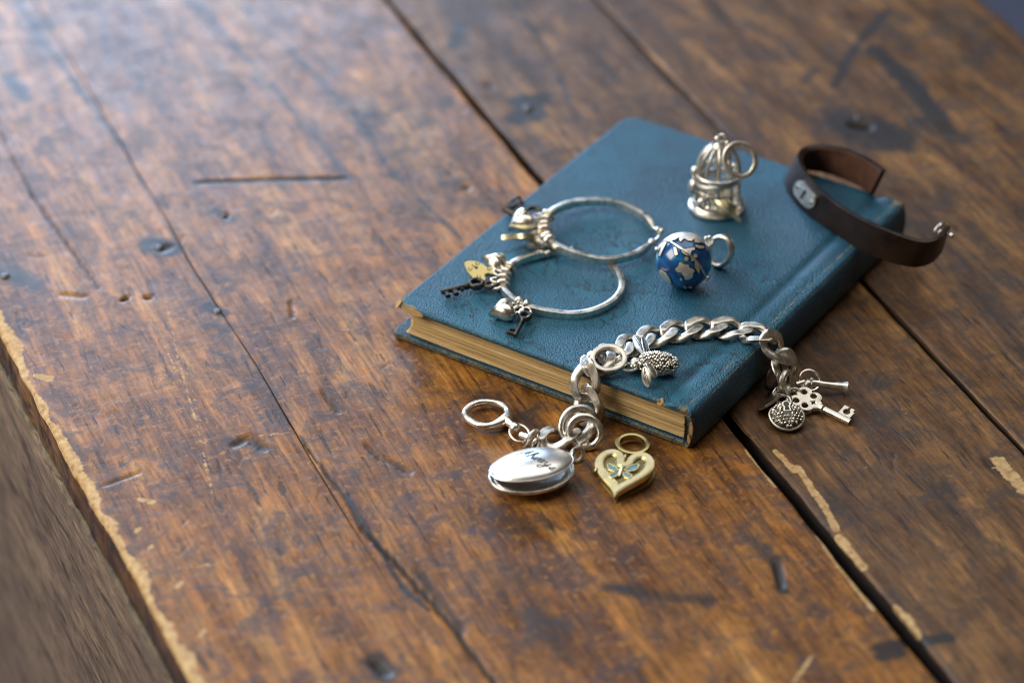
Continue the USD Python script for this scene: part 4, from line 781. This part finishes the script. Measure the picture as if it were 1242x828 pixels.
bcg.part('cap', to_world(revolve([(2.3*MM, 24.0*MM), (2.5*MM, 24.8*MM), (1.8*MM, 25.6*MM), (.9*MM, 26.2*MM), (1.1*MM, 27.0*MM), (0, 27.7*MM)], (0, 0, 0), np.eye(3), 24), co, cA), 'silver_antique')
bcg.part('hinge', [ball(CL(-8.3, -1, 15.0), .0016, 2, (1, 1, 1.3)), ball(CL(-8.6, -2.5, 9.0), .0023, 2, (.8, 1, 1.5)), tube(np.array([CL(-8.4, -1.6, 13.5), CL(-8.6, -2.2, 5)]), .0010, seg=8)], 'silver')
bcg.part('bail', [jump_ring(CL(.6, -.6, 28.3), .0015, .0006, cA[0], cA[2]), ball(CL(2.6, -1.2, 27.0), .0010, 2), ball(CL(-1.0, -1.2, 28.6), .0010, 2), ball(CL(3.6, -1.0, 25.6), .0010, 2)], 'silver')
bcg.part('clip_ring', ring(P3((897.5, 194, BZ+26)), unit(RG-.15*FG), unit(ZZ*.85+FG*.5), .0054, .0058, .0009, .0014, 48, 12, .5), 'silver', smooth=50)
bcg.part('perch_ring', ring(CL(-4.6, -7.6, 5.6), cA[0], unit(cA[2]+.2*cA[1]), .0019, r=.0007, n=24), 'silver')
bd0, bd1 = P3((866.5, 239, BZ+7.0)), P3((888, 259, BZ+3.4)); bL = np.linalg.norm(bd1-bd0); bdA = frame(bd1-bd0, ZZ-.3*FG)
bird = bcg.part('bird', to_world(revolve([(.00005, -.0006), (.0016, 0), (.0026, bL*.18), (.0031, bL*.42), (.0027, bL*.7), (.0015, bL*.95), (.0009, bL*1.15), (.0008, bL*1.4), (.00005, bL*1.5)], (0, 0, 0), np.array([[0, 1, 0], [0, 0, 1], [1, 0, 0]]), 24), bd0, bdA), 'brass_worn', smooth=60)
bcg.part('bird_head', [ball(P3((862.5, 235.5, BZ+8.0)), .0021, 3), tube(np.array([P3((860, 236.5, BZ+7.6)), P3((857, 238.5, BZ+6.6))]), [.0009, .0002], seg=8)], 'silver', parent=bird)
for s in (-1, 1):
    w_ = to_world(domed(ellipse(bL*.42, .0016, 30, (bL*.62, 0)), .0008, 6), bd0, frame(bd1-bd0, ZZ-.3*FG+s*1.1*np.cross(unit(bd1-bd0), ZZ))); w_.apply_translation(.0024*unit(s*1.0*np.cross(unit(bd1-bd0), ZZ)+.9*ZZ-.3*FG)); bcg.part('bird_wing', w_, 'brass_worn', parent=bird, smooth=60)

# ------------------------------------------------------------------ hoop earrings with charms
def on_path(path, pxpy):
    """index of the point of a path that shows nearest to a place of the photograph"""
    d = path-EYE; z = d@FW; q = np.stack([621+FPX*(d@RT)/z, 414-FPX*(d@UP)/z], 1); return int(np.argmin(np.linalg.norm(q-np.asarray(pxpy), axis=1)))
def collar(path, i, R=.0019, r=.0008, tilt=0.0):
    t = unit(path[min(i+2, len(path)-1)]-path[max(i-2, 0)]); s = unit(np.cross(t, ZZ)); return ring(path[i], s, unit(np.cross(s, t)+tilt*t), R, r=r, n=22, seg=8)
def loose_link(a, b, w=.0013, r=.00042, up=ZZ):
    a, b = P3(a), P3(b); return ring((a+b)/2, unit(b-a), unit(np.cross(b-a, up)), np.linalg.norm(b-a)/2, w, r, n=22, seg=8)
def flat_key(a, b, L0, bow_r, bow_hole, shaft_r, teeth, side=-1, th=.0014, up=ZZ):
    """old key: ring bow at a, bit near b"""
    A_, B_ = P3(a), P3(b); L = np.linalg.norm(B_-A_)
    bow = ring((0, 0, th*.7), (1, 0, 0), (0, 1, 0), (bow_r+bow_hole)/2, r=(bow_r-bow_hole)/2, rb=th*.75, n=36, seg=10)
    sh_ = tube(np.array([(bow_r*.9, 0, th*.7), (bow_r+.0010, 0, th*.7), (bow_r+.0011, 0, th*.7), (bow_r+.0016, 0, th*.7), (L, 0, th*.7)]), [shaft_r*1.1, shaft_r*1.35, shaft_r*1.35, shaft_r, shaft_r], seg=10)
    bt = [plate(sbox(L-x-w, side*h if side < 0 else 0, L-x, 0 if side < 0 else side*h), th*.8, th*.2, 2, z0=th*.3) for x, w, h in teeth]
    return [to_world(m_, A_, frame(B_-A_, up)) for m_ in (bow, sh_)], [to_world(m_, A_, frame(B_-A_, up)) for m_ in bt]

ea = Thing('hoop_earring', 'silver hoop earring beside the globe, its dark key and hearts bunched at the left', 'earring', P3((733, 281, BZ)), group=None)
HU = [(663, 264, 19.6), (672, 256, 19.4), (683, 250.5, 19.2), (700, 246, 19.0), (726, 244.5, 18.8), (749, 247.5, 18.5), (770, 255.5, 18.2), (785, 266, 18.0), (793, 278, 17.6)]
HD = [(790.5, 294.5, 17.4), (778, 305, 17.6), (759.6, 312.5, 18.2), (734, 316, 18.8), (708, 311.5, 19.2), (685, 303.5, 19.4), (669, 294.5, 19.6), (661.5, 284, 19.7), (660, 273, 19.7), (663, 264, 19.6)]
up_path = spline(pts3(HD+HU[1:]), 150); kk = np.linspace(0, 1, 150); hw_ = .00106*np.clip(np.minimum(kk, 1-kk)*9+.55, 0, 1); ea.part('hoop', tube(up_path, hw_*(1+.05*np.sin(kk*19)), hw_*1.3*(1-.05*np.sin(kk*19)), up=ZZ, seg=12, square=.75), 'silver', smooth=40)
ea.part('clasp', [tube(spline(pts3([(793, 277, 17.8), (798, 281, 18.2), (799, 287, 17.8), (794, 292, 17.6), (788, 296, 17.5)]), 20), .00055, seg=8), ball(P3((798, 278.5, 18.6)), .0011, 2), ball(P3((802.5, 280, 18.4)), .0010, 2), ball(P3((791, 293.5, 17.6)), .0013, 2, (1.2, 1, 1))], 'silver')
for p in [(661.5, 259.5), (659, 268), (659.5, 275), (660.5, 281), (664.5, 288), (667, 292)]: ea.part('collar', collar(up_path, on_path(up_path, p), .0019, .00085), 'silver')
for x, y, z in [(655, 269, 19), (653.5, 273.5, 18.8), (656, 281.5, 18.8), (660, 289, 18.2)]: ea.part('bead', ball(P3((x, y, z)), .0013, 2), 'silver')
ek = ea.part('key_charm', [tube(pts3([(611.5, 253, BZ+2.4), (627, 262.5, BZ+2.0), (641, 268, BZ+1.8)]), .0011, seg=10), ring(P3((647, 258.5, BZ+2)), unit(RG), unit(FG+.3*ZZ), .0026, r=.0009, n=26)], 'gunmetal', label='dark metal key charm')
ea.part('bit', [lay(plate(sbox(0, 0, .0022, .0048), .0016, .0004), P3((614, 254, BZ+1.6)), P3((622, 258, BZ+1.6))), lay(plate(sbox(0, 0, .0022, .0042), .0016, .0004), P3((621, 258, BZ+1.6)), P3((628, 262, BZ+1.6)))], 'gunmetal', parent=ek)
ea.part('bow_charm', [ball(P3((626.5, 241.5, BZ+2)), .0018, 2, (1, 1, .6)), ball(P3((620.5, 245.5, BZ+2)), .0016, 2, (1, 1, .6)), ball(P3((630, 246, BZ+2)), .0016, 2, (1, 1, .6)), ball(P3((624.5, 249.5, BZ+2)), .0016, 2, (1, 1, .6)), tube(pts3([(627, 248, BZ+2), (637, 256, BZ+2)]), .0010, seg=8)], 'gunmetal', label='dark four lobed charm end')
ea.part('heart_charm', puffed_heart((638, 264.5, BZ+7.5), (616, 279.5, BZ+4.0), .0093, .0058, ZZ-.45*FG-.35*RG), 'silver', smooth=60, label='puffed bright silver heart charm')
ea.part('heart_charm', puffed_heart((657, 294, BZ+2.6), (635, 301.5, BZ+1.2), .0066, .0046, ZZ-.3*FG), 'silver_antique', smooth=60, label='smaller dull silver heart charm')
fh, fA, fL = heart_frame((641, 287.5, BZ+5.0), (607, 291.5, BZ+3.4), ZZ+.75*FG)
ea.part('flat_heart_charm', to_world(plate(heart(.0105, fL*.98), .0018, .0003, z0=-.0009), fh, fA), 'brass_worn', label='flat brass heart charm seen nearly edge on')
for a, b in [((640, 266, BZ+6.5), (654, 270, BZ+4)), ((642, 287, BZ+5), (656, 282, BZ+4)), ((646, 279, BZ+4), (658, 277, BZ+4)), ((651, 296, BZ+2.5), (662, 290, BZ+3.4)), ((646, 262, BZ+2.5), (658, 262, BZ+4))]: ea.part('jump_ring', loose_link(a, b, .0016, .0005), 'silver_antique')

eb = Thing('hoop_earring', 'silver hoop earring nearer the page edges, with two dark keys and brass padlock', 'earring', P3((683, 345, BZ)))
HL = [(736.5, 320.5, 16.9), (747, 328.5, 16.7), (753.5, 341, 16.5), (752.5, 355, 16.4), (740, 369, 16.4), (719, 378.5, 16.4), (698, 382, 16.4), (674.5, 380.5, 16.5), (650, 376, 16.7), (633, 370, 16.9), (618, 360.5, 17.1), (610.5, 350, 17.2), (610, 339, 17.3), (616, 326.5, 17.3), (632, 315.5, 17.2), (654, 309, 17.0), (665, 307.5, 16.9)]
lo_path = spline(pts3(HL), 150); hw_ = .00110*np.clip(np.minimum(kk, 1-kk)*9+.6, 0, 1); eb.part('hoop', tube(lo_path, hw_*(1+.05*np.sin(kk*17)), hw_*1.3*(1-.05*np.sin(kk*17)), up=ZZ, seg=12, square=.75), 'silver', smooth=40)
eb.part('ear_wire', [tube(spline(pts3([(664, 307.5, 16.9), (675, 306, 16.6), (700, 308, 16.4), (724, 314, 16.6), (738, 321, 16.9)]), 26), .00042, seg=8), ball(P3((664, 307.5, 17)), .0013, 2), ball(P3((694, 302, 16.8)), .0009, 2)], 'silver_antique')
for p in [(616, 325), (611, 333), (610.5, 340), (611, 346), (630, 368), (638.5, 372.5)]: eb.part('collar', collar(lo_path, on_path(lo_path, p), .0019, .0008), 'silver')
eb.part('heart_charm', puffed_heart((604.5, 318, BZ+4.0), (585, 316.5, BZ+2.6), .0074, .0052, ZZ-.2*FG-.1*RG), 'silver', smooth=60, label='puffed silver heart charm behind the brass padlock')
eb.part('heart_charm', puffed_heart((616.0, 374.5, BZ+3.4), (592.5, 380.5, BZ+2.6), .0090, .0060, ZZ-.2*FG-.1*RG), 'silver', smooth=60, label='puffed silver heart charm beside the small dark key')
k1a, k1b = flat_key((578, 347.5, BZ+1.2), (535.5, 357.5, BZ+.6), 0, .0029, .0014, .0010, [(.0006, .0016, .0034), (.0036, .0016, .0034), (.0066, .0010, .0018)], 1, .0016)
kid = eb.part('key_charm', k1a, 'gunmetal', smooth=50, label='larger dark key charm'); eb.part('bit', k1b, 'gunmetal', parent=kid)
k2a, k2b = flat_key((637, 385.5, BZ+1.4), (624.5, 409.5, BZ+.6), 0, .0024, .0011, .00075, [(.0004, .0013, .0030), (.0025, .0010, .0026)], -1, .0012)
kid = eb.part('key_charm', k2a, 'gunmetal', smooth=50, label='smaller dark key charm'); eb.part('bit', k2b, 'gunmetal', parent=kid)
eb.part('link', loose_link((588, 346, BZ+2), (604, 343, BZ+3), .0018, .0008), 'gunmetal')
# brass heart-shaped padlock, flat, engraved
o0 = P3((581, 328, BZ+3.2)); oA = frame(unit(RG-.1*FG), unit(ZZ-.50*FG)); OUT = [(280, 185), (300, 175), (340, 174), (372, 178), (420, 200), (452, 226), (470, 220), (492, 222), (511, 245), (505, 262), (488, 272), (462, 264), (432, 274), (428, 290), (437, 310), (428, 325), (408, 327), (350, 305), (310, 260), (287, 215)]
def on_plane(px, py):
    p = EYE; d = FW+(px-621)/FPX*RT-(py-414)/FPX*UP; t = ((o0-p)@oA[2])/(d@oA[2]); q = p+d*t-o0; return np.array([q@oA[0], q@oA[1]])
zx = lambda x, y: on_plane(520+x/6.37, 290+y/6.37)
pk = eb.part('padlock_charm', to_world(plate(Polygon([zx(*q) for q in OUT]).buffer(.0002), .0015, .0003, 2, z0=-.0010), o0, oA), 'brass', label='flat brass heart padlock charm with engraved marks')
u_ = lambda cx, cy, s, r: np.c_[np.array([zx(cx+s*(x*math.cos(r)-y*math.sin(r)), cy+s*(x*math.sin(r)+y*math.cos(r))) for x, y in [(-1, -1), (-1, .4), (-.5, 1), (.5, 1), (1, .4), (1, -1)]]), np.full(6, .00051)]
eb.part('engraving', [to_world(tube(u_(*q), .00016, .0001, up=ZZ, seg=6), o0, oA) for q in [(322, 236, 11, .3), (376, 194, 11, .5), (386, 297, 11, .3), (466, 236, 10, .4)]] + [to_world(plate(Polygon([zx(x, y) for x, y in [(330, 205), (336, 203), (362, 218), (372, 214), (382, 224), (376, 236), (362, 236), (356, 226)]]), .0001, 0, z0=.0005), o0, oA)], 'gunmetal', parent=pk)
for a, b, w in [((599, 329, BZ+4), (612, 334, BZ+3), .0016), ((598, 321, BZ+4.4), (611, 329, BZ+3.4), .0014), ((596, 339, BZ+3), (610, 341, BZ+3), .0015), ((597, 349, BZ+2), (609, 343, BZ+3), .0016), ((614, 374, BZ+3), (628, 369, BZ+2.6), .0015), ((622, 378, BZ+2), (634, 372, BZ+2.6), .0016), ((635, 386, BZ+2), (639, 373, BZ+2.6), .0019)]:
    eb.part('jump_ring', loose_link(a, b, w, .0005), 'silver')

# ------------------------------------------------------------------ leather cuff
cf = Thing('leather_cuff', 'open dark brown leather cuff with a silver keyhole plate, overhanging the spine of the book', 'bracelet', P3((1050, 260, BZ)))
TOPR = [(1075, 206), (1062, 196), (1046, 187), (1027, 179.5), (1008, 175.5), (989, 174.5), (975, 178), (968, 186), (969.5, 197), (976, 209), (986.5, 223), (1003, 239.5), (1031.5, 259), (1065, 275.5), (1099, 288.5), (1124, 293.5), (1142, 288), (1153, 275)]
BOTR = [(1060, 236), (1047, 226), (1032, 218.5), (1012, 211), (992, 205.5), (972, 204), (957, 207), (951, 216), (952.5, 228), (959, 238.5), (968, 250), (989, 268), (1020, 289), (1055, 309), (1085, 320), (1109, 324.5), (1130, 319), (1142, 307)]
n_ = 110; CWID = 12.5; tpz = spline([(*p, BZ+CWID) for p in TOPR], n_); btz = spline([(*p, BZ+.3) for p in BOTR], n_)
tp, bt = pts3(tpz), pts3(btz)
mid = (tp+bt)/2; tan = unit(np.gradient(mid, axis=0)); axv = unit(tp-bt); nrm = unit(np.cross(tan, axv)); cen = mid.mean(0)
if ((mid-cen)*nrm).sum() < 0: nrm = -nrm
def band(off_o, off_i, k0, k1, rows=10, taper=True):
    s = np.linspace(k0, k1, rows); sec = []
    for k in s: sec.append((k, off_o))
    sec.insert(0, (k0-.012, (off_o*.6+off_i*.4))); sec.append((k1+.012, (off_o*.6+off_i*.4))); 
    for k in s[::-1]: sec.append((k, off_i))
    v = np.array([bt+(tp-bt)*k+nrm*o for k, o in sec]); v = np.transpose(v, (1, 0, 2)); N_, M_ = v.shape[:2]
    f = grid_faces(N_, M_, False, True); vv_ = v.reshape(-1, 3); c0 = len(vv_); vv_ = np.vstack([vv_, v[0].mean(0), v[-1].mean(0)]); a = np.arange(M_); b = (a+1) % M_
    f = np.vstack([f, np.stack([np.full(M_, c0), b, a], 1), np.stack([np.full(M_, c0+1), (N_-1)*M_+a, (N_-1)*M_+b], 1)])
    t = trimesh.Trimesh(vv_, f, process=False)
    if t.volume < 0: t.invert()
    return t
strap = cf.part('strap', band(.0, -.0016, .012, .988), 'leather', smooth=50)
cf.part('lining', band(-.0014, -.0021, .05, .95), 'leather_lining', smooth=50, parent=strap)
# silver plate with keyhole, bent to the strap
def on_strap(poly, h, z0, ic, sub=.0006):
    """poly: (along, up) metres about strap index ic"""
    out = []; L = np.r_[0, np.cumsum(np.linalg.norm(np.diff(mid, axis=0), axis=1))]
    for g in getattr(poly, 'geoms', [poly]):
        e = trimesh.creation.extrude_polygon(g, h, engine='earcut').subdivide_to_size(.0012, 20); v = e.vertices
        s = np.interp(L[ic]+v[:, 0], L, np.arange(len(L))); hh = np.linalg.norm(tp-bt, axis=1)[ic]
        I = lambda A_: np.stack([np.interp(s, np.arange(len(L)), A_[:, c]) for c in range(3)], 1)
        b_, t_ = I(bt), I(tp); out.append(tm(b_+(t_-b_)*(.5+v[:, 1]/hh)[:, None]+I(nrm)*(z0+v[:, 2])[:, None], e.faces, True))
    return trimesh.util.concatenate(out)
ic = on_path(mid, (975, 238))
rp = LineString([(-.0040, 0), (.0040, 0)]).buffer(.0036)
khp = Point(0, .0012).buffer(.0011).union(Polygon([(-.0005, .001), (.0005, .001), (.0011, -.0024), (-.0011, -.0024)]))
pid = cf.part('keyhole_plate', on_strap(rp.difference(khp), .0008, .0001, ic), 'silver_satin', smooth=30)
cf.part('keyhole', on_strap(khp, .0003, .0001, ic), 'black_enamel', parent=pid)
for s in (-.0054, .0054): cf.part('rivet', on_strap(Point(s, 0).buffer(.0010), .0005, .0008, ic), 'silver_antique', parent=pid)
# stud and ring of the fastening at the free end
cf.part('snap', [ring(P3((1139.5, 278.5, BZ+10.5)), unit(RG*.7+FG*.7), unit(ZZ+.2*RG), .0024, .0021, .0008, n=26, a0=.8, a1=5.6), ball(P3((1154.5, 286, BZ+7)), .0010, 2)], 'silver')
